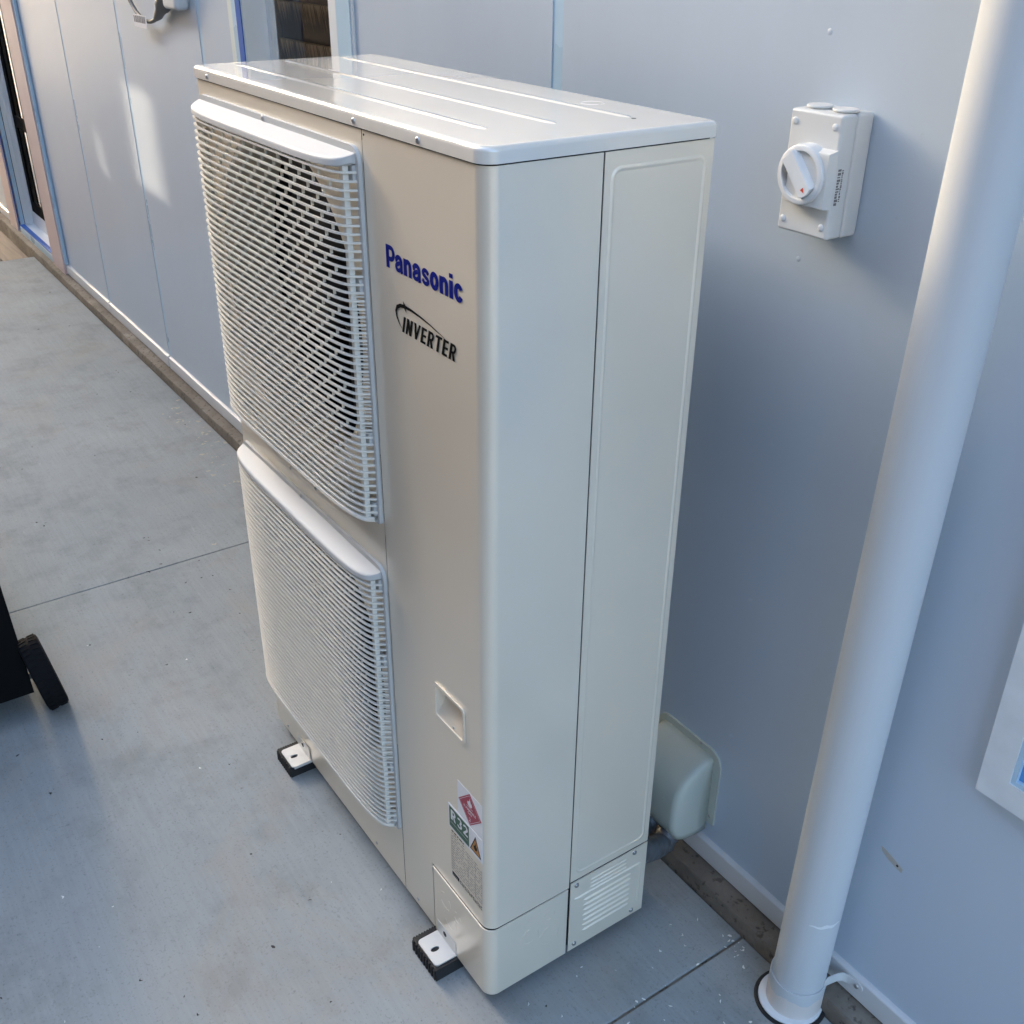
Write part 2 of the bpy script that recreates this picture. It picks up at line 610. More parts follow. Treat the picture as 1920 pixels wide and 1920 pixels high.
def glyph(k, ch, x):
    """heavy grotesque letters, cap height 1; returns the advance"""
    w = 0.235
    X = 0.745
    if ch == 'P':
        k.stroke([(x + w / 2, 0), (x + w / 2, 1)], w)
        k.stroke([(x + 0.1, 0.905), (x + 0.33, 0.905)] + ell(x + 0.36, 0.66, 0.20, 0.245, 85, -85, 12) + [(x + 0.33, 0.415), (x + 0.1, 0.415)], 0.2)
        return 0.63
    if ch == 'a':
        k.stroke([(x + 0.03, 0.50)] + ell(x + 0.28, 0.47, 0.175, 0.185, 165, 10, 10) + [(x + 0.455, 0.36), (x + 0.46, 0.12), (x + 0.50, 0.0)], 0.205)
        k.stroke([(x + 0.44, 0.425), (x + 0.30, 0.40)] + ell(x + 0.21, 0.215, 0.115, 0.13, 110, 270, 10) + [(x + 0.30, 0.09), (x + 0.42, 0.17)], 0.18)
        return 0.60
    if ch == 'n':
        k.stroke([(x + w / 2 + 0.01, 0), (x + w / 2 + 0.01, X - 0.02)], w)
        k.stroke([(x + 0.13, 0.47)] + ell(x + 0.31, 0.47, 0.155, 0.165, 150, 0, 10) + [(x + 0.465, 0.0)], 0.215)
        return 0.615
    if ch == 's':
        k.stroke([(x + 0.47, 0.50)] + ell(x + 0.27, 0.515, 0.155, 0.125, 20, 255, 12) + ell(x + 0.28, 0.215, 0.165, 0.13, 75, -165, 12) + [(x + 0.05, 0.22)], 0.18)
        return 0.555
    if ch == 'o':
        k.stroke(ell(x + 0.285, 0.365, 0.185, 0.28, 0, 360, 24)[:-1], 0.215, True)
        return 0.595
    if ch == 'i':
        k.stroke([(x + w / 2 + 0.01, 0), (x + w / 2 + 0.01, X - 0.02)], w)
        k.stroke([(x + w / 2 + 0.01, 0.82), (x + w / 2 + 0.01, 1.0)], w)
        return 0.285
    if ch == 'c':
        k.stroke(ell(x + 0.285, 0.365, 0.18, 0.28, 28, 332, 20), 0.215)
        return 0.55
    # condensed capitals
    t = 0.195
    if ch == 'I':
        k.stroke([(x + t / 2, 0), (x + t / 2, 1)], t)
        return 0.29
    if ch == 'N':
        k.stroke([(x + t / 2, 0), (x + t / 2, 1)], t)
        k.stroke([(x + 0.45, 0), (x + 0.45, 1)], t)
        k.poly([(x + 0.0, 1), (x + 0.19, 1), (x + 0.535, 0), (x + 0.345, 0)])
        return 0.66
    if ch == 'V':
        k.poly([(x - 0.02, 1), (x + 0.16, 1), (x + 0.36, 0), (x + 0.19, 0)])
        k.poly([(x + 0.58, 1), (x + 0.40, 1), (x + 0.19, 0), (x + 0.36, 0)])
        return 0.66
    if ch == 'E':
        k.stroke([(x + t / 2, 0), (x + t / 2, 1)], t)
        for h in (0.08, 0.5, 0.92):
            k.stroke([(x + 0.05, h), (x + 0.45, h)], 0.155)
        return 0.57
    if ch == 'R':
        k.stroke([(x + t / 2, 0), (x + t / 2, 1)], t)
        k.stroke([(x + 0.05, 0.92), (x + 0.26, 0.92)] + ell(x + 0.28, 0.70, 0.15, 0.22, 85, -85, 10) + [(x + 0.26, 0.48), (x + 0.05, 0.48)], 0.155)
        k.poly([(x + 0.20, 0.46), (x + 0.37, 0.46), (x + 0.54, 0), (x + 0.35, 0)])
        return 0.63
    if ch == 'T':
        k.stroke([(x, 0.92), (x + 0.54, 0.92)], 0.16)
        k.stroke([(x + 0.27, 0), (x + 0.27, 1)], t)
        return 0.62
    if ch == '3':
        k.stroke(ell(x + 0.25, 0.72, 0.17, 0.20, 160, -80, 12), 0.16)
        k.stroke(ell(x + 0.25, 0.28, 0.19, 0.21, 85, -160, 12), 0.16)
        return 0.58
    if ch == '2':
        k.stroke(ell(x + 0.25, 0.70, 0.18, 0.22, 165, -30, 12) + [(x + 0.13, 0.14)], 0.16)
        k.stroke([(x + 0.02, 0.08), (x + 0.50, 0.08)], 0.16)
        return 0.6
    return 0.4


def write(k, text, x=0.0, gap=0.0):
    for ch in text:
        x += glyph(k, ch, x) + gap
    return x


def font_mesh(name, text, size, offset=0.0):
    c = bpy.data.curves.new(name, 'FONT')
    c.body = text
    c.size = size
    c.offset = offset
    c.resolution_u = 2
    tmp = bpy.data.objects.new(name, c)
    COL.objects.link(tmp)
    dg = bpy.context.evaluated_depsgraph_get()
    dg.update()
    me = bpy.data.meshes.new_from_object(tmp.evaluated_get(dg))
    me.name = name
    bpy.data.objects.remove(tmp)
    return me


FRONT = Matrix(((1, 0, 0, 0), (0, 0, -1, 0), (0, 1, 0, 0), (0, 0, 0, 1)))   # text plane -> faces -y
SIDE = Matrix(((0, 0, 1, 0), (1, 0, 0, 0), (0, 1, 0, 0), (0, 0, 0, 1)))     # text plane -> faces +x


# =================================================================== SETTING
G = -0.028          # top of the concrete slab
YW = 0.52           # face of the wall panels

g = MB()
g.add([(-300, -300, -0.19), (300, -300, -0.19), (300, 300, -0.19), (-300, 300, -0.19)], [(0, 1, 2, 3)])
structure(g.build("ground", M['earth']))
slabs = [(-4.45, -0.8312), (-0.8282, 1.0335), (1.0378, 3.6)]
for x0, x1 in slabs:
    me = rbox_mesh("concrete_slab", x0, x1, -2.9, 0.471, -0.16, G, 0.003, 2)
    structure(link("concrete_slab", me, M['slab']))
# dark silt in the slab joints
for x0, x1 in ((-0.8312, -0.8282), (1.0335, 1.0378)):
    structure(MB().box(x0, x1, -2.9, 0.471, -0.15, G - 0.0035).build("joint_silt", M['footing']))
# brown boards beyond the end of the slab
for i in range(6):
    y1 = 0.468 - i * 0.145
    structure(rbox("deck_board", M['deckwood'], None, -9.0, -4.462, y1 - 0.138, y1, -0.12, -0.07, 0.004, 2))

# =================================================================== HOUSE
house = thing("house", "pale grey panel clad house wall standing on a low concrete footing", "house", (0, 0.6, G))


def part(b, name, m, parent, **k):
    o = b.build(name, m, parent, **k)
    o.matrix_parent_inverse = parent.matrix_world.inverted() if parent.name == "" else Matrix.Translation(-Vector(root_loc(parent)))
    return o


def root_loc(o):
    v = Vector((0, 0, 0))
    while o is not None:
        v += Vector(o.location)
        o = o.parent
    return v


def adopt(o, parent):
    """make o a child without moving it"""
    o.parent = parent
    o.matrix_parent_inverse = Matrix.Translation(-root_loc(parent)) if parent.type == 'EMPTY' else Matrix()
    return o


def hpart(name, m, b, smooth=None):
    return adopt(b.build(name, m, None, smooth=smooth), house)


# footing with a narrow ledge in front of the cladding (slightly uneven arris)
b = MB()
nx = 120
x0, x1 = -9.0, 3.6
rows = []
for i in range(nx + 1):
    x = x0 + (x1 - x0) * i / nx
    j = random.uniform(-0.0022, 0.0022)
    e = random.uniform(-0.002, 0.002)
    rows.append([(x, 0.4725 + j * 0.4, -0.16), (x, 0.4725 + j * 0.5, G + 0.002), (x, 0.4725 + j, 0.002 + e), (x, 0.4755 + j, 0.007 + e), (x, 0.506, 0.010 + e * 0.4), (x, 0.60, 0.010)])
vs = [p for r in rows for p in r]
fs = [(i * 6 + k, (i + 1) * 6 + k, (i + 1) * 6 + k + 1, i * 6 + k + 1) for i in range(nx) for k in range(5)]
b.add(vs, fs)
hpart("footing", M['footing'], b, smooth=40)

# wall panels between the joints; openings: door (-4.97..-4.15) and window (-1.07..-0.547), window at right (1.376..2.3)
ZT = 3.0
JW = 0.015
DOOR = (-4.90, -4.06, 0.012, 2.15)
WIN = (-1.07, -0.547, 0.86, 2.12)
WIN2 = (1.376, 2.26, 0.60, 1.75)


def panel(x0, x1, z0=0.062, z1=ZT):
    hpart("wall_panel", M['wall'], MB().box(x0 + JW, x1 - JW, YW, YW + 0.05, z0, z1))


panel(-9.0, -4.90)
panel(-4.90, -4.06, 2.15, ZT)
panel(-4.06, -3.10)
panel(-3.10, -2.26)
panel(-2.26, -1.425)
b = MB().box(-1.425 + JW, -1.07, YW, YW + 0.05, 0.062, ZT)
b.box(-1.07, -0.547, YW, YW + 0.05, 0.062, WIN[2]).box(-1.07, -0.547, YW, YW + 0.05, WIN[3], ZT).box(-0.547, 0.325 - JW, YW, YW + 0.05, 0.062, ZT)
hpart("wall_panel", M['wall'], b)
b = MB().box(0.325 + JW, WIN2[0], YW, YW + 0.05, 0.062, ZT)
b.box(WIN2[0], WIN2[1], YW, YW + 0.05, 0.062, WIN2[2]).box(WIN2[0], WIN2[1], YW, YW + 0.05, WIN2[3], ZT).box(WIN2[1], 3.6, YW, YW + 0.05, 0.062, ZT)
hpart("wall_panel", M['wall'], b)
# blue film left in the panel joints
for x, w in ((-3.10, 0.0149), (-2.26, 0.0149), (-1.425, 0.0149), (0.325, 0.0149)):
    hpart("joint_film", M['film'], MB().box(x - w, x + w, YW + 0.0015, YW + 0.04, 0.066, ZT))
# wall core behind everything
b = MB()
b.box(-9.0, DOOR[0], YW + 0.052, YW + 0.12, 0.012, ZT).box(DOOR[1], WIN[0], YW + 0.052, YW + 0.12, 0.012, ZT)
b.box(WIN[1], WIN2[0], YW + 0.052, YW + 0.12, 0.012, ZT).box(WIN2[1], 3.6, YW + 0.052, YW + 0.12, 0.012, ZT)
hpart("wall_core", M['dark'], b)
# base channel: a folded flashing with a lip along its top
for xa, xb in ((-9.0, -5.14), (-3.862, -3.106), (-3.094, -2.266), (-2.254, 3.6)):
    prof = [(0.526, 0.0615), (YW - 0.001, 0.064), (YW - 0.0085, 0.0615), (YW - 0.0105, 0.058), (YW - 0.0105, 0.0165), (YW + 0.03, 0.0165), (YW + 0.03, 0.0615)]
    hpart("base_channel", M['channel'], MB().prism(prof, 'x', xa, xb), smooth=50)
# unseen roof overhang, its reach sized to shade the unit from the sky
hpart("shading_eave", M['trim'], MB().box(-9.0, 3.6, -0.12, 0.60, 2.72, 2.84))

# ---- window beside the unit
win = hpart("window", M['trim'], MB().box(WIN[0] + 0.001, WIN[0] + 0.022, 0.582, 0.612, WIN[2], WIN[3]).box(WIN[1] - 0.05, WIN[1] - 0.001, 0.582, 0.612, WIN[2], WIN[3]).box(WIN[0] + 0.022, WIN[1] - 0.05, 0.582, 0.612, WIN[2], WIN[2] + 0.05).box(WIN[0] + 0.022, WIN[1] - 0.05, 0.582, 0.612, WIN[3] - 0.05, WIN[3]))


def sub(name, m, b, parent, smooth=None):
    o = b.build(name, m, None, smooth=smooth, recalc=(name != "pane"))
    o.parent = parent
    return o


sub("reveal", M['trim'], MB().box(WIN[0] - 0.004, WIN[0] + 0.0005, 0.5165, 0.60, WIN[2], WIN[3]), win)
sub("reveal", M['trim'], MB().box(WIN[1] - 0.0005, WIN[1] + 0.004, 0.5165, 0.60, WIN[2], WIN[3]), win)
sub("sill", M['trim'], MB().box(WIN[0], WIN[1], 0.505, 0.58, WIN[2] - 0.02, WIN[2] - 0.001), win)
sub("architrave", M['trimgreen'], MB().box(-1.172, -1.0745, 0.5145, 0.5195, WIN[2] - 0.03, WIN[3] + 0.05), win)
sub("film_strip", M['film'], MB().box(-1.137, -1.1075, 0.5120, 0.5140, WIN[2] - 0.03, WIN[3] + 0.05), win)
sub("masking_tape", M['tape'], MB().box(-1.107, -1.0735, 0.5110, 0.5138, WIN[2] - 0.03, WIN[3] + 0.05), win)
sub("architrave", M['trim'], MB().box(-0.5415, -0.424, 0.5145, 0.5195, WIN[2] - 0.03, WIN[3] + 0.05), win)
sub("film_strip", M['film'], MB().box(-0.500, -0.433, 0.5118, 0.5140, WIN[2] - 0.03, WIN[3] + 0.05), win)
sub("pane", M['glass'], MB().add([(WIN[0] + 0.02, 0.5985, WIN[2] + 0.03), (WIN[1] - 0.045, 0.5985, WIN[2] + 0.03), (WIN[1] - 0.045, 0.5985, WIN[3] - 0.03), (WIN[0] + 0.02, 0.5985, WIN[3] - 0.03)], [(0, 1, 2, 3)]), win)
bs = rbox_mesh("blind_slat", -0.30, 0.30, -0.006, 0.006, -0.0478, 0.0478, 0.003, 2)
bs.materials.append(M['blind'])
for i in range(13):
    o = link("blind_slat", bs, None, win, (-0.80, 0.615, 0.925 + i * 0.0925 - 0.0035))
    o.rotation_euler = (R(7), 0, 0)
hpart("window_backing", M['dark'], MB().box(WIN[0] - 0.1, WIN[1] + 0.1, 0.70, 0.72, WIN[2] - 0.1, WIN[3] + 0.1))

# ---- door at the far end: recessed, white frame, dark glass
DY = 0.586
door = hpart("door", M['trim'], MB().box(DOOR[0] + 0.003, DOOR[0] + 0.022, DY, DY + 0.04, 0.05, 2.12).box(DOOR[1] - 0.09, DOOR[1] - 0.01, DY, DY + 0.04, 0.05, 2.12).box(DOOR[0] + 0.022, DOOR[1] - 0.09, DY, DY + 0.04, 0.05, 0.125))
sub("pane", M['glass'], MB().add([(DOOR[0] + 0.022, DY + 0.02, 0.125), (DOOR[1] - 0.09, DY + 0.02, 0.125), (DOOR[1] - 0.09, DY + 0.02, 2.12), (DOOR[0] + 0.022, DY + 0.02, 2.12)], [(0, 1, 2, 3)]), door)
sub("glazing_bar", M['blackplastic'], MB().box(DOOR[0] + 0.085, DOOR[1] - 0.09, DY + 0.004, DY + 0.014, 0.60, 0.665).box(DOOR[0] + 0.023, DOOR[0] + 0.084, DY + 0.004, DY + 0.014, 0.126, 2.1).box(DOOR[0] + 0.085, DOOR[1] - 0.09, DY + 0.004, DY + 0.014, 0.126, 0.19), door)
sub("door_curtain", M['cable'], MB().box(DOOR[0] + 0.0, DOOR[1] - 0.0, DY + 0.06, DY + 0.07, 0.06, 2.12), door)
sub("door_jamb", M['trim'], MB().box(DOOR[0] - 0.004, DOOR[0] + 0.002, 0.5155, DY + 0.04, 0.05, 2.15), door)
sub("door_jamb", M['trim'], MB().box(DOOR[1] - 0.009, DOOR[1] + 0.004, 0.5155, DY + 0.04, 0.05, 2.15), door)
sub("jamb_gap", M['hole'], MB().box(DOOR[0] + 0.0021, DOOR[0] + 0.0029, 0.5370, 0.5400, 0.05, 2.12), door)
sub("jamb_bead", M['trim'], MB().box(DOOR[0] + 0.0021, DOOR[0] + 0.012, 0.562, DY - 0.001, 0.05, 2.12), door)
sub("door_handle", M['cable'], MB().tube([(DOOR[0] + 0.003, 0.552, 0.92), (DOOR[0] + 0.02, 0.552, 0.94), (DOOR[0] + 0.02, 0.552, 1.10), (DOOR[0] + 0.003, 0.552, 1.12)], 0.008, 8), door, smooth=40)
sub("sill", M['trim'], MB().box(DOOR[0], DOOR[1], 0.512, DY + 0.04, 0.012, 0.049), door)
sub("masking_tape", M['tape'], MB().box(DOOR[0] + 0.004, DOOR[1] - 0.01, 0.5085, 0.535, 0.0495, 0.0515), door)
sub("masking_tape", M['tape'], MB().box(DOOR[0] - 0.024, DOOR[0] - 0.006, 0.5085, 0.511, 0.02, 2.15), door)
sub("film_strip", M['film'], MB().box(DOOR[0] + 0.02, DOOR[1] - 0.01, 0.5045, 0.509, -0.004, 0.045), door)
sub("film_strip", M['film'], MB().box(DOOR[0] + 0.0022, DOOR[0] + 0.0035, 0.5165, 0.5360, 0.05, 2.15), door)
sub("flashing", M['trimpink'], MB().box(-4.105, -3.865, 0.500, 0.514, -0.012, 2.15), door)
sub("flashing", M['trimpink'], MB().box(-5.13, -4.925, 0.500, 0.514, -0.012, 2.15), door)
sub("film_strip", M['film'], MB().box(-3.8645, -3.835, 0.506, 0.518, 0.066, 2.15), door)

# ---- window at the right edge: white frame corner with blue film inside
w2 = MB()
X0, X1, Z0, Z1 = 1.3555, 2.28, 0.579, 1.77
ring_prism(w2, [(X0, Z0), (X1, Z0), (X1, Z1), (X0, Z1)], [(X0 + 0.041, Z0 + 0.041), (X1 - 0.041, Z0 + 0.041), (X1 - 0.041, Z1 - 0.041), (X0 + 0.041, Z1 - 0.041)], 'y', 0.498, 0.5185)
win2 = hpart("window", mat("scuffed white frame", (0.70, 0.725, 0.735), 0.4, var=0.12, scale=26), w2)
win2["label"] = "white window frame corner with blue film at right"
sub("film_strip", M['filmdeep'], MB().box(X0 + 0.0415, X1 - 0.0415, 0.507, 0.512, Z0 + 0.0415, Z1 - 0.0415), win2)
sub("bead", M['film'], MB().box(X0 + 0.0412, X0 + 0.048, 0.500, 0.5065, Z0 + 0.0412, Z1 - 0.0412).box(X0 + 0.048, X1 - 0.048, 0.500, 0.5065, Z0 + 0.0412, Z0 + 0.048), win2)

# ---- wall rivets and a filler smear
rv = MB().lathe([(0.0044, 0), (0.0040, 0.0004), (0.0028, 0.0008), (0.0, 0.0010)], 12, Matrix.Rotation(R(90), 4, 'X')).mesh("rivet", smooth=50)
rv.materials.append(M['wall'])
for z in (1.493, 1.202, 0.914, 0.627, 0.333):
    adopt(link("rivet", rv, None, None, (0.903, YW + 0.0002, z)), house)
sm = MB()
pts = [(1.231, 0.349), (1.240, 0.3475), (1.262, 0.3405), (1.2745, 0.3345), (1.2735, 0.3265), (1.262, 0.3285), (1.246, 0.3335), (1.235, 0.340)]
sm.prism(pts, 'y', YW - 0.0006, YW + 0.0004)
hpart("filler_smear", M['filler'], sm)
hpart("nail_hole", M['hole'], MB().prism(arc(1.2645, 0.3340, 0.0022, 0, 330, 8), 'y', YW - 0.0009, YW + 0.0004))


# =================================================================== AIR CONDITIONER
W, D, H = 0.8965, 0.3453, 1.40
ac = thing("air_conditioner", "tall cream outdoor air conditioner unit with two fan grilles", "air conditioner", (0.448, 0.17, G))
AC_INV = Matrix.Translation(Vector((-0.448, -0.17, -G)))


def ap(o):
    o.parent = ac
    o.matrix_parent_inverse = AC_INV
    return o


def acp(name, m, b, smooth=None, weld=False):
    return ap(b.build(name, m, None, smooth=smooth, weld=weld))


TH = 0.0014
# front panel: wraps round the right corner, with an opening for the hand grip
HX0, HX1, HZ0, HZ1 = 0.7505, 0.832, 0.524, 0.583
ZL = 1.3805
CR = 0.021
cornerF = arc(W - CR, CR, CR, 270, 360, 8)
b = MB()
full = [(0.6095, 0.0)] + cornerF + [(W, 0.1655)]
b.sheet(full, 0.1635, HZ0, TH)
b.sheet([(0.6095, 0.0), (HX0, 0.0)], HZ0, HZ1, TH)
b.sheet([(HX1, 0.0)] + cornerF + [(W, 0.1655)], HZ0, HZ1, TH)
b.sheet(full, HZ1, ZL - 0.0016, TH)
b.sheet([(0.6095, 0.0), (0.7165, 0.0)], 0.0, 0.1635, TH)
acp("front_panel", M['ac'], b, smooth=35)
# corner cover at the foot, its upper edge folded outwards
b = MB()
cornerC = arc(W + 0.0012 - CR, CR - 0.0012, CR, 270, 360, 8)
planC = [(0.7215, -0.0012)] + cornerC + [(W + 0.0012, 0.163)]
b.sheet(planC, 0.0, 0.1585, TH)
b.sheet([(0.7215, -0.0030)] + arc(W + 0.0026 - CR, CR - 0.0030, CR, 270, 360, 8) + [(W + 0.0016, 0.163)], 0.1586, 0.1618, 0.0024)
cc = acp("corner_cover", M['ac'], b, smooth=35)
# knockout rings stamped in the corner cover
for (kx, kz, kr) in ((0.760, 0.110, 0.016), (0.775, 0.075, 0.019), (0.800, 0.105, 0.010)):
    for a0 in (100, 215, 330):
        a = arc(kx, kz, kr, a0, a0 + 70, 8)
        o2 = arc(kx, kz, kr + 0.0014, a0, a0 + 70, 8)
        MB().prism(a + o2[::-1], 'y', -0.0017, -0.0011).build("knockout", M['ac'], cc)
for (ky, kz, kr) in ((0.085, 0.10, 0.016), (0.125, 0.075, 0.020), (0.125, 0.125, 0.010)):
    for a0 in (100, 215, 330):
        a = arc(ky, kz, kr, a0, a0 + 70, 8)
        o2 = arc(ky, kz, kr + 0.0014, a0, a0 + 70, 8)
        MB().prism(a + o2[::-1], 'x', W + 0.0011, W + 0.0017).build("knockout", M['ac'], cc)

# rear side panel with a stamped border
b = MB().box(W - TH, W, 0.1680, D - 0.004, 0.1745, ZL - 0.0016)
b.sheet(arc(W - 0.006, D - 0.006, 0.006, 0, 90, 5), 0.1745, ZL - 0.0016, TH)
sp = acp("side_panel", M['ac'], b, smooth=35)
b = MB()


def bead_path(b, pts, wdt, h, axis, base, sgn, n=6):
    """a soft raised bead along a 2D path on a plane"""
    P = [Vector(p) for p in pts]
    vs, fs = [], []
    m = len(P)
    for i, p in enumerate(P):
        d = (P[min(i + 1, m - 1)] - P[max(i - 1, 0)]).normalized()
        nrm = Vector((-d.y, d.x))
        end = 0.15 if i in (0, m - 1) else 1.0
        for j in range(n + 1):
            t = j / n * 2 - 1
            q = p + nrm * (t * wdt / 2 * (0.4 if end < 1 else 1))
            hh = base + sgn * h * end * (0.5 + 0.5 * math.cos(math.pi * t)) - sgn * 0.0001
            vs.append({'x': (hh, q.x, q.y), 'z': (q.x, q.y, hh), 'y': (q.x, hh, q.y)}[axis])
    for i in range(m - 1):
        for j in range(n):
            fs.append((i * (n + 1) + j, (i + 1) * (n + 1) + j, (i + 1) * (n + 1) + j + 1, i * (n + 1) + j + 1))
    b.add(vs, fs)


rp = rrect(0.181, 0.329, 0.19, 1.358, 0.012, 5)
rp.append(rp[0])
bead_path(b, rp, 0.0080, 0.0013, 'x', W, 1)
b.build("stamped_border", M['ac'], sp, smooth=60, recalc=True)

# access panel with louvres and four screws
b = MB().box(W - 0.0006, W + 0.0009, 0.1685, D - 0.004, 0.0, 0.1715)
acc = acp("access_panel", M['ac'], b)
b = MB()
for i in range(7):
    z = 0.035 + i * 0.0128
    bead_path(b, [(0.199, z), (0.204, z), (0.302, z), (0.307, z)], 0.0085, 0.0024, 'x', W + 0.0009, 1)
for i in range(3):
    z = 0.136 + i * 0.0095
    bead_path(b, [(0.212, z), (0.217, z), (0.290, z), (0.295, z)], 0.0065, 0.0018, 'x', W + 0.0009, 1)
bead_path(b, [(0.178, 0.1275), (0.183, 0.1275), (0.322, 0.1275), (0.328, 0.1275)], 0.006, 0.0022, 'x', W + 0.0009, 1)
bead_path(b, [(0.328, 0.03), (0.328, 0.035), (0.328, 0.12), (0.328, 0.1275)], 0.006, 0.0022, 'x', W + 0.0009, 1)
b.build("louvre", M['ac'], acc, smooth=60)
scm = MB()
scm.lathe([(0.0048, 0.0), (0.0046, 0.0012), (0.0034, 0.0024), (0.0016, 0.0026), (0.0013, 0.0014), (0.0, 0.0013)], 14)
screw_me = scm.mesh("screw", smooth=50)
screw_me.materials.append(M['screw'])


def screw(parent, loc, axis, s=1.0):
    o = bpy.data.objects.new("screw", screw_me)
    COL.objects.link(o)
    if parent is ac:
        ap(o)
    else:
        o.parent = parent
    o.location = loc
    o.rotation_euler = {'-y': (R(90), 0, 0), '+x': (0, R(90), 0), '+z': (0, 0, 0)}[axis]
    o.scale = (s, s, s)
    return o


for y, z in ((0.1815, 0.161), (0.3115, 0.162), (0.182, 0.013), (0.315, 0.012)):
    screw(acc, (W + 0.0009, y, z), '+x')

# fan panel with two round openings (left two thirds of the front)
FX = 0.311
FR = 0.262
FZ = (1.077, 0.436)
b = MB()
NP = 64


def hole_patch(b, x0, x1, z0, z1, cx, cz, r, y):
    vs, fs = [], []
    for i in range(NP):
        a = 2 * math.pi * (i + 0.5) / NP
        c, s_ = math.cos(a), math.sin(a)
        vs.append((cx + r * c, y, cz + r * s_))
        tx = ((x1 - cx) if c > 0 else (cx - x0)) / abs(c) if abs(c) > 1e-6 else 9
        tz = ((z1 - cz) if s_ > 0 else (cz - z0)) / abs(s_) if abs(s_) > 1e-6 else 9
        t = min(tx, tz)
        vs.append((cx + t * c, y, cz + t * s_))
    for i in range(NP):
        j = (i + 1) % NP
        fs.append((2 * i, 2 * i + 1, 2 * j + 1, 2 * j))
    # corners
    for cxn, czn in ((x0, z0), (x1, z0), (x1, z1), (x0, z1)):
        o = len(vs)
        best = [q for q in range(NP)]
        for i in range(NP):
            j = (i + 1) % NP
            p, q = vs[2 * i + 1], vs[2 * j + 1]
            if abs(p[0] - q[0]) > 1e-6 and abs(p[2] - q[2]) > 1e-6:
                if abs(p[0] - cxn) < 0.08 and abs(q[0] - cxn) < 0.08 and abs(p[2] - czn) < 0.08 and abs(q[2] - czn) < 0.08:
                    vs.append((cxn, y, czn))
                    fs.append((2 * i + 1, len(vs) - 1, 2 * j + 1))
    b.add(vs, fs)


hole_patch(b, 0.012, 0.6078, 0.7565, ZL - 0.0016, FX, FZ[0], FR, 0.0)
hole_patch(b, 0.012, 0.6078, 0.1, 0.7565, FX, FZ[1], FR, 0.0)
b.add([(0.012, 0, 0.0), (0.6078, 0, 0.0), (0.6078, 0, 0.1), (0.012, 0, 0.1)], [(0, 1, 2, 3)])
b.sheet([(0.0, 0.15), (0.0, 0.012)] + arc(0.012, 0.012, 0.012, 180, 270, 6), 0.0, ZL, TH)
acp("fan_panel", M['ac'], b, smooth=35)
# chassis walls inside
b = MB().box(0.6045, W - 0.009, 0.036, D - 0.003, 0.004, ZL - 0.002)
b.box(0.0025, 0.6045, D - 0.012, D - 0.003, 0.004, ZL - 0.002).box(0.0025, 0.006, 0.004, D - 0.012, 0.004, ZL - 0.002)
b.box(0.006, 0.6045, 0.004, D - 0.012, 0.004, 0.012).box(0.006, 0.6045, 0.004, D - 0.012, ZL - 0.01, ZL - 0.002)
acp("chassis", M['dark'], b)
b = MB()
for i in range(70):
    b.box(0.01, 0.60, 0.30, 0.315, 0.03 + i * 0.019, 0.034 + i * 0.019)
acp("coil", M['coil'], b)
for zc in FZ:
    b = MB()
    prof = [(FR + 0.001, 0.001), (FR - 0.006, 0.008), (FR - 0.010, 0.02), (FR - 0.010, 0.085), (FR - 0.006, 0.09), (FR + 0.02, 0.09)]
    b.lathe([(r_, h_) for r_, h_ in prof], 64, Matrix.Translation((FX, 0, zc)) @ Matrix.Rotation(R(-90), 4, 'X'))
    b.f = [f for f in b.f if len(f) == 4]
    acp("fan_shroud", M['shroud'], b, smooth=50)
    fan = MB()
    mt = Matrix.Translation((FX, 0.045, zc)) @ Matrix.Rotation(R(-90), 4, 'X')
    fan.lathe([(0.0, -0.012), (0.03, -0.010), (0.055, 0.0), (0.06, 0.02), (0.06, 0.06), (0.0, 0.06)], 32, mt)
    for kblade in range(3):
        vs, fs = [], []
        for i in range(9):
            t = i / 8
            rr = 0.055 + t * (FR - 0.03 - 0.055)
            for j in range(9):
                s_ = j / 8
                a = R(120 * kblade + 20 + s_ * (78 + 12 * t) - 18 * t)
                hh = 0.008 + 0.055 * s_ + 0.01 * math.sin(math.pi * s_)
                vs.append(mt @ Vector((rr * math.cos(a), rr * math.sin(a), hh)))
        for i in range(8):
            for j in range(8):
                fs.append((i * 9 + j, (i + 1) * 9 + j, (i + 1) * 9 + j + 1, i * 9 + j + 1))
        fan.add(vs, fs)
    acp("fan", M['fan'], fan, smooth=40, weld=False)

# grilles
PR = [(0.6015, -0.003), (0.5970, -0.0100), (0.5905, -0.0205), (0.5835, -0.0255), (0.573, -0.0292), (0.557, -0.0325), (0.535, -0.0350), (0.505, -0.0368), (0.465, -0.0377), (0.40, -0.0380)]
PROFILE = PR + [(2 * FX - x, y) for x, y in PR[::-1]]


def inset(prof, d):
    n = len(prof)
    out = []
    for i in range(n):
        a = Vector(prof[max(i - 1, 0)])
        c = Vector(prof[min(i + 1, n - 1)])
        t = (c - a).normalized()
        out.append((prof[i][0] + t.y * d, prof[i][1] - t.x * d))
    return out


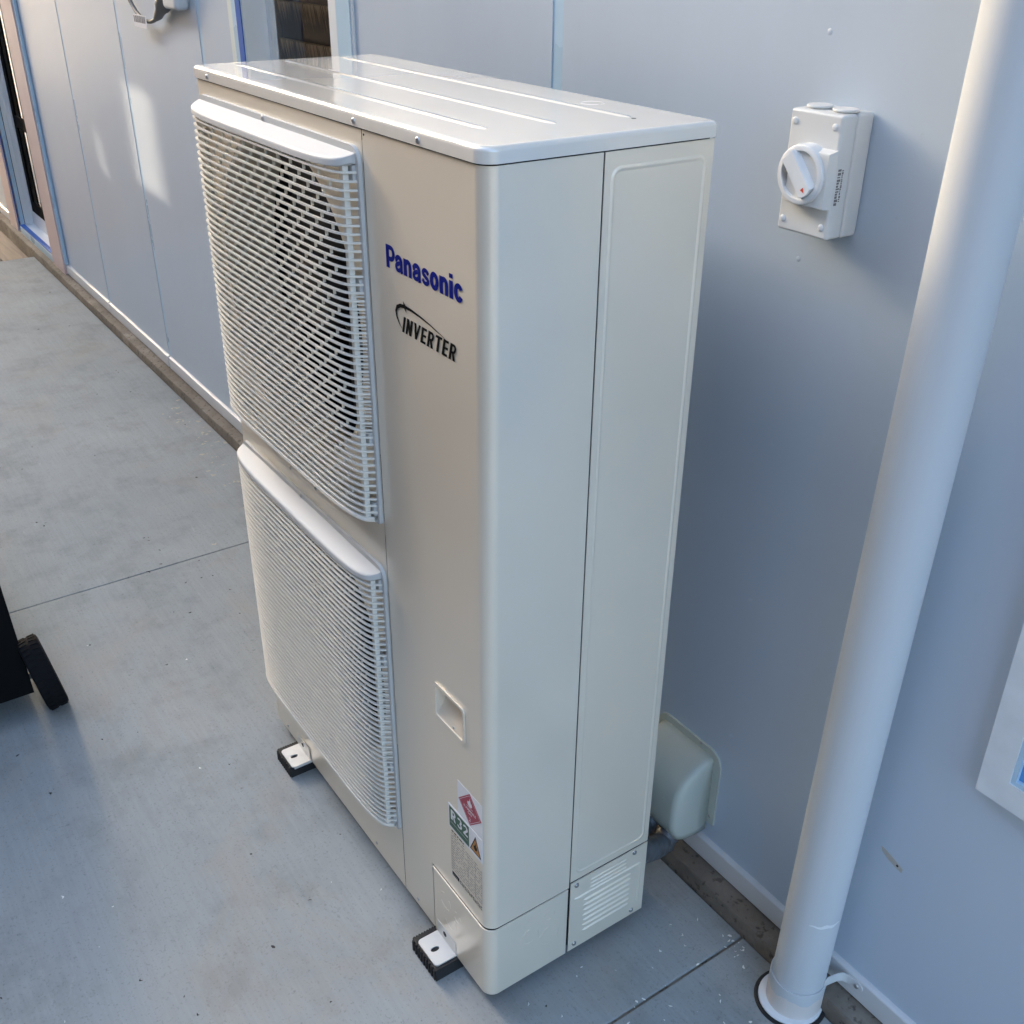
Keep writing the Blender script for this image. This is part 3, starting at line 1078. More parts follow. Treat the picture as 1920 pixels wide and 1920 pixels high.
def slat_mesh(hz, depth):
    inn = inset(PROFILE, depth)
    n = len(PROFILE)
    if Vector(inn[n // 2]).y < PROFILE[n // 2][1]:
        inn = inset(PROFILE, -depth)
    b = MB()
    vs = [(x, y, -hz) for x, y in PROFILE] + [(x, y, hz) for x, y in PROFILE] + [(x, y, hz * 0.7) for x, y in inn] + [(x, y, -hz * 0.7) for x, y in inn]
    fs = []
    for i in range(n - 1):
        fs += [(i, i + 1, n + i + 1, n + i), (n + i, n + i + 1, 2 * n + i + 1, 2 * n + i), (2 * n + i, 2 * n + i + 1, 3 * n + i + 1, 3 * n + i), (3 * n + i, 3 * n + i + 1, i + 1, i)]
    b.add(vs, fs)
    return b.mesh("slat", smooth=30)


SLAT = slat_mesh(0.0015, 0.0045)
SLAT.materials.append(M['grille'])


def prof_y(x):
    P = sorted(PROFILE)
    for (xa, ya), (xb, yb) in zip(P, P[1:]):
        if xa <= x <= xb:
            return ya + (yb - ya) * (x - xa) / (xb - xa)
    return -0.003


def grille(zt, zb, side_lo, side_hi, rows_n):
    b = MB()
    fx0, fx1 = 0.0165, 0.6055
    outer = rrect(fx0, fx1, zb, zt, (0.006, 0.006, 0.022, 0.022), 5)
    inner = rrect(fx0 + 0.008, fx1 - 0.008, zb + 0.007, zt - 0.010, (0.004, 0.004, 0.016, 0.016), 5)
    ring_prism(b, outer, inner, 'y', -0.0060, -0.0004)
    fr = acp("grille", M['visor'], b, smooth=35)
    # top visor: sloping shelf that follows the curve of the slats
    zv = zt - 0.0085
    back = [(0.5965, -0.0055), (2 * FX - 0.5965, -0.0055)]
    n = len(PROFILE)
    P = [(x, y - 0.0008) for x, y in PROFILE[1:-1]]
    m = len(P)
    vs, fs = [], []
    def zs(y):
        return zv + (y + 0.0055) * 0.30
    for x, y in P:
        ins = 0.0025
        vs += [(x, y + 0.0042, zs(y + 0.004)), (x, y + 0.0012, zs(y) - 0.0006), (x, y, zs(y) - 0.0032), (x, y, zs(y) - 0.010), (x, y + 0.005, zs(y) - 0.012), (x + (FX - x) * 0.0, -0.0055, zv), (x, -0.0055, zv - 0.012)]
    for i in range(m - 1):
        o, q = i * 7, (i + 1) * 7
        fs += [(o + 5, o, q, q + 5), (o, o + 1, q + 1, q), (o + 1, o + 2, q + 2, q + 1), (o + 2, o + 3, q + 3, q + 2), (o + 3, o + 4, q + 4, q + 3), (o + 4, o + 6, q + 6, q + 4)]
    fs += [(0, 1, 2, 3, 4, 6, 5), tuple((m - 1) * 7 + i for i in (5, 6, 4, 3, 2, 1, 0))]
    MB().add(vs, fs).build("visor", M['visor'], fr, smooth=38)
    # bottom rim
    b = MB()
    P = PROFILE[1:-1]
    m = len(P)
    vs, fs = [], []
    zr = zb + 0.0045
    for x, y in P:
        vs += [(x, y - 0.0004, zr + 0.007), (x, y - 0.0010, zr + 0.002), (x, y + 0.003, zr - 0.0015), (x, -0.003, zr), (x, y + 0.007, zr + 0.007)]
    for i in range(m - 1):
        o, q = i * 5, (i + 1) * 5
        for a_, b_ in ((0, 1), (1, 2), (2, 3), (4, 0)):
            fs.append((o + a_, o + b_, q + b_, q + a_))
    b.add(vs, fs)
    b.build("rim", M['grille'], fr, smooth=38)
    z_hi = zt - 0.0330
    z_lo = zb + 0.0200
    pitch = (z_hi - z_lo) / (rows_n - 1)
    for i in range(rows_n):
        link("slat", SLAT, None, fr, (0, 0, z_hi - i * pitch))
    # uprights near both edges
    for sx in (1, -1):
        xc = FX + sx * (0.5845 - FX)
        b = MB().box(xc - 0.0042, xc + 0.0042, -0.0205, -0.0125, zb + 0.008, zt - 0.02)
        b.build("upright", M['grille'], fr)
    # staggered ties between the slats
    b = MB()
    TP = 0.043
    for i in range(-1, rows_n - 1):
        z0 = z_hi - (i + 1) * pitch
        z1 = z0 + pitch
        if i == -1:
            z1 = z0 + 0.010
        x = 0.060 + ((-i * 0.4) % 1.0) * TP
        while x < 0.566:
            y = prof_y(x)
            b.box(x - 0.0013, x + 0.0013, y + 0.0042, y + 0.0078, z0 + 0.0012, z1 - 0.0012)
            x += TP
    # inner guard bars at half pitch on the sides
    lo, hi = side_lo, side_hi
    for i in range(lo, hi):
        z = z_hi - (i + 0.5) * pitch
        for sx in (1, -1):
            p0 = (FX + sx * (0.588 - FX), -0.0165)
            p1 = (FX + sx * (0.599 - FX), -0.0045)
            b.tube([(p0[0], p0[1], z), (p1[0], p1[1], z)], 0.0011, 5)
    stuff(b.build("tie", M['grille'], fr))
    # corner pockets and fixing bosses behind the slats
    for zz in (z_hi - 0.2 * pitch, z_hi - 13.3 * pitch, z_lo + 10.7 * pitch, z_lo + 0.4 * pitch):
        for sx in (1, -1):
            xa = FX + sx * (0.556 - FX)
            xb_ = FX + sx * (0.596 - FX)
            MB().box(min(xa, xb_), max(xa, xb_), -0.010, -0.0035, zz - 0.011, zz + 0.011).build("boss", M['visor'], fr)
    return fr


g1 = grille(1.3575, 0.7965, 14, 33, 45)
g2 = grille(0.7165, 0.1500, 15, 32, 45)
screw(g1, (0.298, -0.0062, 1.3535), '-y', 0.9)
screw(g2, (0.298, -0.0062, 0.7125), '-y', 0.9)

# lid
lid_me = rbox_mesh("lid", -0.0015, W + 0.0015, -0.0025, D + 0.001, ZL - 0.001, H, 0.0, 1) if False else None
b = MB()
lx0, lx1, ly0, ly1 = -0.0016, W + 0.0024, -0.0026, D + 0.0010
levels = [(0.0, ZL + 0.0006), (0.0, H - 0.0065), (0.0006, H - 0.0042), (0.0019, H - 0.0020), (0.0040, H - 0.0006), (0.0066, H)]
vs, fs = [], []
nr = None
for ins, z in levels:
    ring = rrect(lx0 + ins, lx1 - ins, ly0 + ins, ly1 - ins, (0.010 - ins * 0.5, 0.0225 - ins * 0.5, 0.008 - ins * 0.5, 0.008 - ins * 0.5), 7)
    nr = len(ring)
    vs += [(x, y, z) for x, y in ring]
for i in range(len(levels) - 1):
    for k_ in range(nr):
        j = (k_ + 1) % nr
        fs.append((i * nr + k_, i * nr + j, (i + 1) * nr + j, (i + 1) * nr + k_))
fs.append(tuple((len(levels) - 1) * nr + k_ for k_ in range(nr)))
fs.append(tuple(range(nr - 1, -1, -1)))
b.add(vs, fs)
lid = acp("lid", M['lid'], b, smooth=40)
for y, xa, xb in ((0.066, 0.030, 0.800), (0.158, 0.022, 0.812), (0.266, 0.020, 0.822)):
    rb = MB()
    bead_path(rb, [(xa, y), (xa + 0.012, y), (xa + 0.03, y), ((xa + xb) / 2, y), (xb - 0.03, y), (xb - 0.012, y), (xb, y)], 0.020, 0.0012, 'z', H, 1, 10)
    rb.build("rib", M['lid'], lid, smooth=70)
MB().prism(arc(0.831, 0.264, 0.0032, 0, 330, 11), 'z', H - 0.001, H + 0.0003).build("drain_hole", M['hole'], lid)
for x, z in ((0.068, 1.3865), (0.593, 1.3865), (0.758, 1.3865)):
    screw(lid, (x, -0.0026, z + 0.001), '-y', 0.9)
ring = MB()
for (cx_, cy_) in ((0.700, 0.302),):
    rp = arc(cx_, cy_, 0.016, 0, 360, 20)
    bead_path(ring, rp, 0.005, 0.0005, 'z', H, 1)
ring.build("stamped_ring", M['lid'], lid, smooth=70)
for x, z in ((0.068, 0.016), (0.494, 0.018), (0.658, 0.016), (0.246, 0.744), (0.353, 0.749)):
    screw(ac, (x, -0.0002, z), '-y', 0.75)
acp("vent_dot", M['hole'], MB().prism(arc(0.6145, 1.3735, 0.0015, 0, 320, 7), 'y', -0.0005, 0.0003))

# hand grip
b = MB()
outer = rrect(0.7465, 0.8365, 0.5195, 0.5875, 0.009, 5)
inner = rrect(HX0 + 0.0006, HX1 - 0.0006, HZ0 + 0.0006, HZ1 - 0.0006, 0.006, 5)
ring_prism(b, outer, inner, 'y', -0.0022, -0.0003)
grip = acp("hand_grip", M['ac'], b, smooth=35)
b = MB()
xa, xb, za, zb_ = HX0 + 0.0004, HX1 - 0.0004, HZ0 + 0.0004, HZ1 - 0.0004
dy = 0.030
vs = [(xa, -0.0004, za), (xb, -0.0004, za), (xb, -0.0004, zb_), (xa, -0.0004, zb_), (xa + 0.004, 0.004, za + 0.010), (xb - 0.004, 0.004, za + 0.010), (xb - 0.006, dy, zb_ - 0.004), (xa + 0.006, dy, zb_ - 0.004)]
fs = [(0, 1, 5, 4), (4, 5, 6, 7), (3, 7, 6, 2), (0, 4, 7, 3), (1, 2, 6, 5)]
b.add(vs, fs)
b.build("grip_recess", M['ac'], grip, recalc=False)
screw(grip, (0.800, 0.001, 0.5295), '-y', 0.55)

# lettering on the front panel
k = Ink((0.6600, 1.2145), 0.0385, 0.0295, -0.0004)
end = write(k, "Panasonic", 0.0, 0.022)
k2 = Ink((0.6595, 1.2140), 0.1905 / end, 0.0305, -0.0004)
write(k2, "Panasonic", 0.0, 0.022)
acp("logo", M['logoblue'], k2.b)
k = Ink((0.7010, 1.1330), 1, 1, -0.0004)
e = write(k, "INVERTER", 0.0, 0.02)
k = Ink((0.6945, 1.1345), 0.137 / e, 0.0225, -0.0004, shear=0.22)
write(k, "INVERTER", 0.0, 0.02)
# swoosh over the word
sw = [(0.6955, 1.1390), (0.6880, 1.1450), (0.6822, 1.1525), (0.6808, 1.1595), (0.6845, 1.1660), (0.6930, 1.1700), (0.7050, 1.1716), (0.7220, 1.1712), (0.7450, 1.1690), (0.7700, 1.1652), (0.7950, 1.1600), (0.8130, 1.1555)]
ww = [0.0006, 0.0018, 0.0036, 0.0050, 0.0056, 0.0052, 0.0045, 0.0036, 0.0027, 0.0018, 0.0011, 0.0003]
k.o, k.su, k.sv, k.sh = (0, 0), 1, 1, 0
k.stroke(sw, ww)
k.poly([(0.7010, 1.1785), (0.7065, 1.1745), (0.7090, 1.1640), (0.7030, 1.1690)])
k.poly([(0.6975, 1.1722), (0.7040, 1.1742), (0.7110, 1.1712), (0.7040, 1.1692)])
acp("logo", M['black'], k.b)

# stickers
st = acp("sticker", M['stickwhite'], MB().box(0.8095, 0.8810, -0.0005, -0.0001, 0.3610, 0.4310))
cx_, cz_ = 0.8460, 0.3960
MB().prism([(cx_ - 0.0335, cz_), (cx_, cz_ - 0.0335), (cx_ + 0.0335, cz_), (cx_, cz_ + 0.0335)], 'y', -0.0008, -0.0004).build("diamond", M['stickred'], st)
k = Ink((0, 0), 1, 1, -0.00095)
dd = 0.0300
k.stroke([(cx_ - dd, cz_), (cx_, cz_ - dd), (cx_ + dd, cz_), (cx_, cz_ + dd)], 0.0009, True)
fl = [(0, -0.004), (0.006, -0.002), (0.0085, 0.003), (0.0065, 0.009), (0.0045, 0.006), (0.003, 0.012), (0.0, 0.019), (-0.001, 0.012), (-0.0045, 0.0085), (-0.005, 0.005), (-0.0075, 0.008), (-0.008, 0.002), (-0.005, -0.002)]
fx_ = [(cx_ + a * 0.85, cz_ + 0.009 + z_ * 0.8) for a, z_ in fl]
ctr = (cx_, cz_ + 0.012)
for i in range(len(fx_)):
    k.b.add([k.pt(*ctr), k.pt(*fx_[i]), k.pt(*fx_[(i + 1) % len(fx_)])], [(0, 1, 2)])
k.k += 1
k.stroke([(cx_ - 0.009, cz_ + 0.0045), (cx_ + 0.009, cz_ + 0.0045)], 0.0011)
k.b.build("flame", M['stickwhite'], st)
for txt, sz, zz in (("FLAMMABLE", 0.0066, -0.0040), ("GAS", 0.0066, -0.0105), ("2", 0.0105, -0.0240)):
    me = font_mesh("sticker_text", txt, sz, 0.00012)
    w_ = max(v.co.x for v in me.vertices)
    me.transform(Matrix.Translation((cx_ - w_ / 2, -0.00098, cz_ + zz)) @ FRONT)
    link("sticker_text", me, M['stickwhite'], st)
st2 = acp("sticker", M['stickwhite'], MB().box(0.7800, 0.8812, -0.0010, -0.0006 + 0.0004, 0.3085, 0.3595).box(0.7801, 0.7811, -0.0009, -0.0003, 0.309, 0.359))
MB().box(0.7830, 0.8425, -0.00125, -0.0009, 0.3125, 0.3560).build("green_field", M['stickgreen'], st2)
k = Ink((0.7880, 0.3300), 0.0285, 0.0215, -0.0013)
write(k, "R32", 0.0, 0.05)
k.b.build("sticker_text", M['stickwhite'], st2)
k = Ink((0, 0), 1, 1, -0.00135)
random.seed(3)
x = 0.7870
while x < 0.838:
    w_ = random.uniform(0.0012, 0.0035)
    k.stroke([(x, 0.3235), (min(x + w_, 0.8385), 0.3235)], 0.0022)
    x += w_ + 0.0009
k.b.build("fine_print", M['palegrey'], st2)
k = Ink((0, 0), 1, 1, -0.00115)
k.poly([(0.8455, 0.3145), (0.8785, 0.3145), (0.8620, 0.3520)])
k.b.build("triangle_border", M['black'], st2)
k = Ink((0, 0), 1, 1, -0.0013)
k.poly([(0.8485, 0.3165), (0.8755, 0.3165), (0.8620, 0.3470)])
k.b.build("triangle_field", M['stickorange'], st2)
k = Ink((0, 0), 1, 1, -0.00145)
fl2 = [(0.862 + a * 0.6, 0.3245 + z_ * 0.75) for a, z_ in fl]
for i in range(len(fl2)):
    k.b.add([k.pt(0.862, 0.327), k.pt(*fl2[i]), k.pt(*fl2[(i + 1) % len(fl2)])], [(0, 1, 2)])
k.b.build("flame", M['black'], st2)
# rating plate: rows of fine print printed straight on the enamel
random.seed(11)
k = Ink((0, 0), 1, 1, -0.0004, step=0.000004)
kd = Ink((0, 0), 1, 1, -0.0004, step=0.000004)
z = 0.3030
row = 0
while z > 0.2120:
    x = 0.7870
    xe = 0.8790 if row > 1 else 0.826
    while x < xe:
        w_ = random.uniform(0.0025, 0.011)
        x2 = min(x + w_, xe)
        (kd if row in (0, 1) else k).stroke([(x, z), (x2, z)], 0.0013 if row else 0.0026)
        x = x2 + random.uniform(0.0012, 0.0034) + (0.012 if random.random() < 0.1 else 0)
    z -= 0.0058
    row += 1
for xx in (0.7865, 0.838, 0.860, 0.8793):
    k.stroke([(xx, 0.292), (xx, 0.214)], 0.0006)
kd.poly([(0.7865, 0.1995), (0.8085, 0.1995), (0.8085, 0.2085), (0.7865, 0.2085)])
x = 0.8120
while x < 0.876:
    w_ = random.uniform(0.0015, 0.0042)
    for zz in random.sample((0.2005, 0.2035, 0.2065), 2):
        kd.stroke([(x, zz), (x + w_, zz)], 0.0016)
    kd.stroke([(x, 0.1998), (x, 0.2078)], 0.0011)
    x += w_ + 0.0022
acp("rating_plate", M['greytxt'], k.b)
acp("rating_plate_heading", M['black'], kd.b)
k = Ink((0, 0), 1, 1, -0.00155)
for i, xx in enumerate((0.7885, 0.7925, 0.7965, 0.8005, 0.8045)):
    k.stroke([(xx, 0.2015), (xx, 0.2065)], 0.0014)
acp("rating_plate_number", M['palegrey'], k.b)

# feet with slots
for fx in (0.1225, 0.7285):
    b = MB()
    fw = 0.0655
    outer = rrect(fx, fx + fw, -0.0445, 0.002, (0.007, 0.007, 0.0005, 0.0005), 4)
    sc_ = (fx + fw * 0.50, -0.0265)
    slot = [(sc_[0] + (0.0062 if -90 <= a <= 90 else -0.0062) * 0 + 0.0052 * math.cos(R(a)), sc_[1] + 0.0085 * math.sin(R(a))) for a in [198 + 18 * i for i in range(20)]]
    n1, n2 = len(outer), len(slot)
    assert n1 == n2, (n1, n2)
    ring_prism(b, outer, slot, 'z', 0.0005, 0.0030)
    b.box(fx + fw - 0.0022, fx + fw - 0.0002, -0.040, 0.002, -0.0040, 0.0004)
    ft = acp("mounting_foot", M['foot'], b, smooth=35)
    rb = MB().box(fx + 0.001, fx + fw - 0.001, -0.0022, -0.0014, 0.0031, 0.034)
    rb.build("foot_bracket", M['foot'], ft)
    MB().prism(arc(fx + fw * 0.42, 0.020, 0.0055, 0, 345, 14), 'y', -0.0026, -0.0021).build("bracket_slot", M['dark'], ft)
# rear feet out of sight carry the weight
for fx in (0.1225, 0.7285):
    acp("mounting_foot", M['foot'], MB().box(fx, fx + 0.0655, D - 0.02, D + 0.040, 0.0005, 0.0030))

# rubber pads
pads = [((0.1110, 0.1830), "black rubber pad under the air conditioner foot farthest left"), ((0.7170, 0.8000), "black rubber pad under the near air conditioner foot by the corner")]
for (xa, xb), lab in pads:
    b = MB().box(xa, xb, -0.0475, 0.06, -0.0279, 0.0003)
    n_ = 9
    for i in range(n_):       # little ribs along the back edge
        x_ = xa + (i + 0.5) * (xb - xa) / n_
        b.box(xa - 0.0025, xa - 0.0001, -0.045 + i * 0.0055, -0.042 + i * 0.0055, -0.026, -0.001)
        b.box(x_ - 0.002, x_ + 0.002, -0.0500, -0.0476, -0.026, -0.001)
    tag(b.build("rubber_pad", M['rubber']), lab, "rubber pad", "rubber pads under the unit")
for xa, xb in ((0.111, 0.183), (0.717, 0.800)):
    acp("rear_pad", M['rubber'], MB().box(xa, xb, D - 0.05, D + 0.045, -0.0279, 0.0003))

# =================================================================== PIPE COVER AND INSULATED PIPES
hoodt = thing("pipe_cover", "pale green plastic hooded pipe cover low on the wall behind the unit", "pipe cover", (0.80, YW, 0.10))


def tpart(root, name, m, b, smooth=None):
    return adopt(b.build(name, m, None, smooth=smooth), root)


tpart(hoodt, "flange", M['hood'], MB().prism(rrect(0.718, 0.8915, 0.104, 0.2765, (0.002, 0.002, 0.032, 0.032), 7), 'y', YW - 0.0045, YW - 0.0003), smooth=35)
# hood skin: profile in (y, z), swept across x with rounded shoulders
hp = [(0.516, 0.262), (0.500, 0.256), (0.482, 0.246), (0.466, 0.233), (0.452, 0.220), (0.442, 0.202), (0.437, 0.182), (0.435, 0.160), (0.435, 0.125), (0.437, 0.108), (0.442, 0.098), (0.446, 0.085)]
vs, fs = [], []
cols = [(-1.0, 1.0), (-1.0, 0.62), (-0.985, 0.36), (-0.95, 0.19), (-0.89, 0.08), (-0.81, 0.02), (-0.70, 0.0), (0.0, 0.0), (0.70, 0.0), (0.81, 0.02), (0.89, 0.08), (0.95, 0.19), (0.985, 0.36), (1.0, 0.62), (1.0, 1.0)]
hx, hw = 0.803, 0.0710
for (y, z) in hp:
    for (u, q) in cols:
        yy = y + (0.5155 - y) * q
        zz = z - 0.016 * q * (1 if z > 0.2 else max(0, (z - 0.12) / 0.08)) if q < 1 else z - 0.016 * (1 if z > 0.2 else max(0, (z - 0.12) / 0.08))
        vs.append((hx + u * hw, yy, zz))
nc = len(cols)
for i in range(len(hp) - 1):
    for j in range(nc - 1):
        fs.append((i * nc + j, (i + 1) * nc + j, (i + 1) * nc + j + 1, i * nc + j + 1))
o = tpart(hoodt, "hood", M['hood'], MB().add(vs, fs), smooth=45)
md = o.modifiers.new("skin", 'SOLIDIFY')
md.thickness = 0.0022
for x, z in ((0.8805, 0.122), (0.838, 0.2735)):
    s_ = adopt(link("screw", screw_me, None, None, (x, YW - 0.0045, z)), hoodt)
    s_.rotation_euler = (R(90), 0, 0)
    s_.scale = (0.7, 0.7, 0.7)

pt = thing("insulated_pipe", "silver black wrapped refrigerant pipes running from the unit into the pipe cover", "pipe", (0.79, 0.40, 0.10))
for dx, zz, rr in ((0.0, 0.0, 0.021), (-0.046, 0.004, 0.015)):
    path = [(0.866 + dx, 0.335, 0.112 + zz), (0.862 + dx, 0.37, 0.100 + zz), (0.853 + dx, 0.405, 0.080 + zz), (0.843 + dx, 0.437, 0.066 + zz), (0.835 + dx, 0.465, 0.082 + zz), (0.828 + dx, 0.485, 0.120 + zz), (0.825 + dx, 0.50, 0.17 + zz)]
    # spiral wrap relief
    fine = []
    for a_, c_ in zip(path, path[1:]):
        for q in range(8):
            fine.append(tuple(a_[n] + (c_[n] - a_[n]) * q / 8 for n in range(3)))
    rs = [rr + 0.0016 * (i % 4 == 0) for i in range(len(fine))]
    tpart(pt, "wrapped_pipe", M['foil'], MB().tube(fine, rs, 16), smooth=60)

# =================================================================== ISOLATOR SWITCH
sw_ = thing("isolator_switch", "white rotary isolator switch box mounted on the wall right of the unit", "switch box", (0.95, YW, 1.33))
SX0, SX1, SZ0, SZ1, SY0 = 0.9085, 0.9925, 1.2550, 1.4080, 0.4605
o = adopt(link("switch_base", rbox_mesh("switch_base", SX0 - 0.0006, SX1 + 0.0006, 0.490, YW - 0.0008, SZ0 - 0.0006, SZ1 + 0.0006, 0.004, 3), M['switch']), sw_)
o = adopt(link("switch_cover", rbox_mesh("switch_cover", SX0, SX1, SY0, 0.4895, SZ0, SZ1, 0.004, 3), M['switch']), sw_)
cov = o
RZ0, RZ1, RY = 1.2960, 1.3640, 0.4460
b = MB()
prof = [(SY0 + 0.002, RZ0 - 0.002), (RY + 0.001, RZ0), (RY, RZ0 + 0.002), (RY, RZ1 - 0.003), (RY + 0.001, RZ1 - 0.0005), (SY0 - 0.002, RZ1 + 0.002), (SY0 + 0.002, RZ1 + 0.004)]
b.prism(prof, 'x', SX0 + 0.02, SX1 - 0.0008)
b.build("raised_block", M['switch'], cov, smooth=45)
KC = (0.9510, 1.3330)
MK = Matrix.Translation((KC[0], SY0, KC[1])) @ Matrix.Rotation(R(90), 4, 'X')
b = MB().lathe([(0.0378, -0.002), (0.0374, 0.0145), (0.0365, 0.0180), (0.0345, 0.0192), (0.0300, 0.0192), (0.0290, 0.0180), (0.0290, 0.0070), (0.0, 0.0068)], 48, MK)
kn = adopt(b.build("knob", M['knob'], None, smooth=40), sw_)
MB().lathe([(0.0287, 0.0070), (0.0287, 0.0078), (0.0, 0.0078)], 40, MK).build("knob_recess", M['switchdark'], kn)
hb = MB()
ang = R(-49)
ux, uz = math.cos(ang), math.sin(ang)
px, pz = -uz, ux
L_ = 0.0295
hwid = 0.0112
ys0, ys1 = SY0 - 0.0079, SY0 - 0.0245
def HP(a, c, y):
    return (KC[0] + ux * a + px * c, y, KC[1] + uz * a + pz * c)
ring0 = [(-L_, -hwid), (L_ - 0.003, -hwid), (L_, -hwid * 0.3), (L_, hwid * 0.3), (L_ - 0.003, hwid), (-L_, hwid)]
vs = [HP(a * 0.93, c * 1.25, ys0) for a, c in ring0] + [HP(a, c, ys1 + 0.002) for a, c in ring0] + [HP(a * 0.97, c * 0.85, ys1) for a, c in ring0]
fs = [tuple(range(12, 18))] + [(i + q * 6, (i + 1) % 6 + q * 6, (i + 1) % 6 + 6 + q * 6, i + 6 + q * 6) for q in range(2) for i in range(6)]
hb.add(vs, fs)
hb.build("handle", M['knob'], kn, smooth=30)
MB().add([HP(L_ - 0.004, 0, ys1 - 0.0003), HP(L_ - 0.0105, 0.0030, ys1 - 0.0003), HP(L_ - 0.0105, -0.0030, ys1 - 0.0003)], [(0, 1, 2)]).build("pointer", M['redmark'], kn)
MB().lathe([(0.0040, 0.0078), (0.0040, 0.0095), (0.0024, 0.0095), (0.0022, 0.0080), (0.0, 0.0080)], 16, MK @ Matrix.Translation((-0.016, -0.008, 0))).build("lock_boss", M['switchdark'], kn, smooth=40)
pm = MB().lathe([(0.0046, 0.0), (0.0044, 0.0008), (0.0034, 0.0017), (0.0018, 0.0020), (0.0, 0.0020)], 16, Matrix.Rotation(R(90), 4, 'X')).mesh("cover_plug", smooth=50)
pm.materials.append(M['knob'])
for x, z in ((0.9175, 1.3935), (0.9825, 1.3935), (0.9175, 1.2700), (0.9825, 1.2700)):
    adopt(link("cover_plug", pm, None, None, (x, SY0 + 0.0001, z)), sw_)
for x in (0.930, 0.972):
    b = MB().lathe([(0.0135, 0.0), (0.0135, 0.0012), (0.0165, 0.0014), (0.0168, 0.0030), (0.0155, 0.0042), (0.0, 0.0046)], 28, Matrix.Translation((x, 0.489, SZ1)))
    adopt(b.build("conduit_plug", M['switch'], None, smooth=40), sw_)
# embossed position marks and the grey side print
for txt, sz, x, z in (("OFF", 0.0058, 0.9795, 1.3545), ("O", 0.0090, 0.9810, 1.3415), ("I", 0.0060, 0.9770, 1.3005)):
    me = font_mesh("embossed_mark", txt, sz, 0.0001)
    me.transform(Matrix.Translation((x - 0.002, RY - 0.0003, z)) @ FRONT)
    link("embossed_mark", me, M['switchdark'] if False else M['switch'], cov)
random.seed(5)
b = MB()
z = 1.3440
while z > 1.300:
    h_ = random.uniform(0.0014, 0.0034)
    b.box(SX1 - 0.0001, SX1 + 0.0004, 0.4660, 0.4660 + random.uniform(0.0035, 0.0062), z - h_, z)
    z -= h_ + random.uniform(0.0008, 0.0018)
z = 1.3425
while z > 1.304:
    h_ = random.uniform(0.001, 0.0028)
    b.box(SX1 - 0.0001, SX1 + 0.0004, 0.4735, 0.4735 + random.uniform(0.0015, 0.0028), z - h_, z)
    z -= h_ + random.uniform(0.0006, 0.0014)
b.build("side_print", M['greytxt'], cov)

# =================================================================== DOWNPIPE
dp = thing("downpipe", "pale grey round plastic downpipe standing against the wall", "downpipe", (1.185, 0.452, G))
lean = 0.019


def PX(z):
    return 1.1775 + lean * z


b = MB()
zs_ = [0.028, 0.030, 0.5, 1.0, 1.5, 2.0, 2.6]
b.tube([(PX(z), 0.452, z) for z in zs_], 0.0443, 48)
tpart(dp, "pipe", M['pipe'], b, smooth=40)
b = MB()
n = 56
seq = []
# socket: painted upper part, ragged paint edge, raw lower part
for ri, (rad, zz) in enumerate(((0.0446, 0.041), (0.0470, 0.0415), (0.0476, 0.0395), (0.0474, 0.016))):
    for k_ in range(n):
        a = 2 * math.pi * k_ / n
        z_ = zz
        if ri == 3:
            z_ = zz + 0.003 * math.sin(a * 5 + 1) + random.uniform(-0.0028, 0.0028)
        seq.append((PX(zz) + rad * math.cos(a), 0.452 + rad * math.sin(a), z_))
low = seq[3 * n:]
fs = [(r_ * n + k_, r_ * n + (k_ + 1) % n, (r_ + 1) * n + (k_ + 1) % n, (r_ + 1) * n + k_) for r_ in range(3) for k_ in range(n)]
tpart(dp, "socket", M['pipe'], MB().add(seq, fs), smooth=40)
seq2 = [(x, y, z) for x, y, z in low] + [(PX(-0.03) + (x - PX(0.016)) * 0.995, 0.452 + (y - 0.452) * 0.995, -0.10) for x, y, z in low]
fs = [(k_, (k_ + 1) % n, n + (k_ + 1) % n, n + k_) for k_ in range(n)]
tpart(dp, "raw_pipe", M['rawpvc'], MB().add(seq2, fs), smooth=40)
mt = Matrix.Translation((PX(0) - 0.002, 0.446, G))
tpart(dp, "sleeve", M['whitepvc'], MB().lathe([(0.0380, 0.001), (0.0380, 0.0050), (0.0520, 0.0062), (0.0545, 0.0050), (0.0550, 0.001)], 48, mt), smooth=40)
tpart(dp, "rubber_collar", M['rubber'], MB().lathe([(0.0552, 0.0005), (0.0554, 0.0036), (0.0600, 0.0032), (0.0620, 0.0005)], 48, mt), smooth=40)
# wall clip
b = MB()
cz0, cz1 = 0.036, 0.056
plan = [(PX(0) + 0.0445, 0.4640), (PX(0) + 0.0435, 0.4760), (PX(0) + 0.0470, 0.4950), (PX(0) + 0.0520, 0.5040), (PX(0) + 0.0600, 0.5075), (1.2560, 0.5082)]
b.sheet(plan, cz0, cz1, 0.0016)
clip = tpart(dp, "wall_clip", M['boxwhite'], b, smooth=50)
b = MB().prism(arc(1.2560, (cz0 + cz1) / 2, (cz1 - cz0) / 2, -90, 90, 8), 'y', 0.5080, 0.5096)
b.build("clip_end", M['boxwhite'], clip, smooth=40)
s_ = link("screw", screw_me, None, clip, (1.2535, 0.5080, 0.0455))
s_.rotation_euler = (R(90), 0, 0)
# scraped ring on the pipe where a clip sat
b = MB()
vs, fs = [], []
for i in range(13):
    a = R(-60 + i * 6)
    hh = 0.0006 + 0.0032 * math.sin(math.pi * i / 12) * random.uniform(0.6, 1.2)
    zz = 0.209 + 0.0015 * math.sin(i * 1.3)
    for dz in (-hh, hh):
        vs.append((PX(zz) + 0.0445 * math.cos(a), 0.452 + 0.0445 * math.sin(a), zz + dz))
fs = [(2 * i, 2 * i + 2, 2 * i + 3, 2 * i + 1) for i in range(12)]
tpart(dp, "scrape_mark", M['whitepvc'], MB().add(vs, fs))

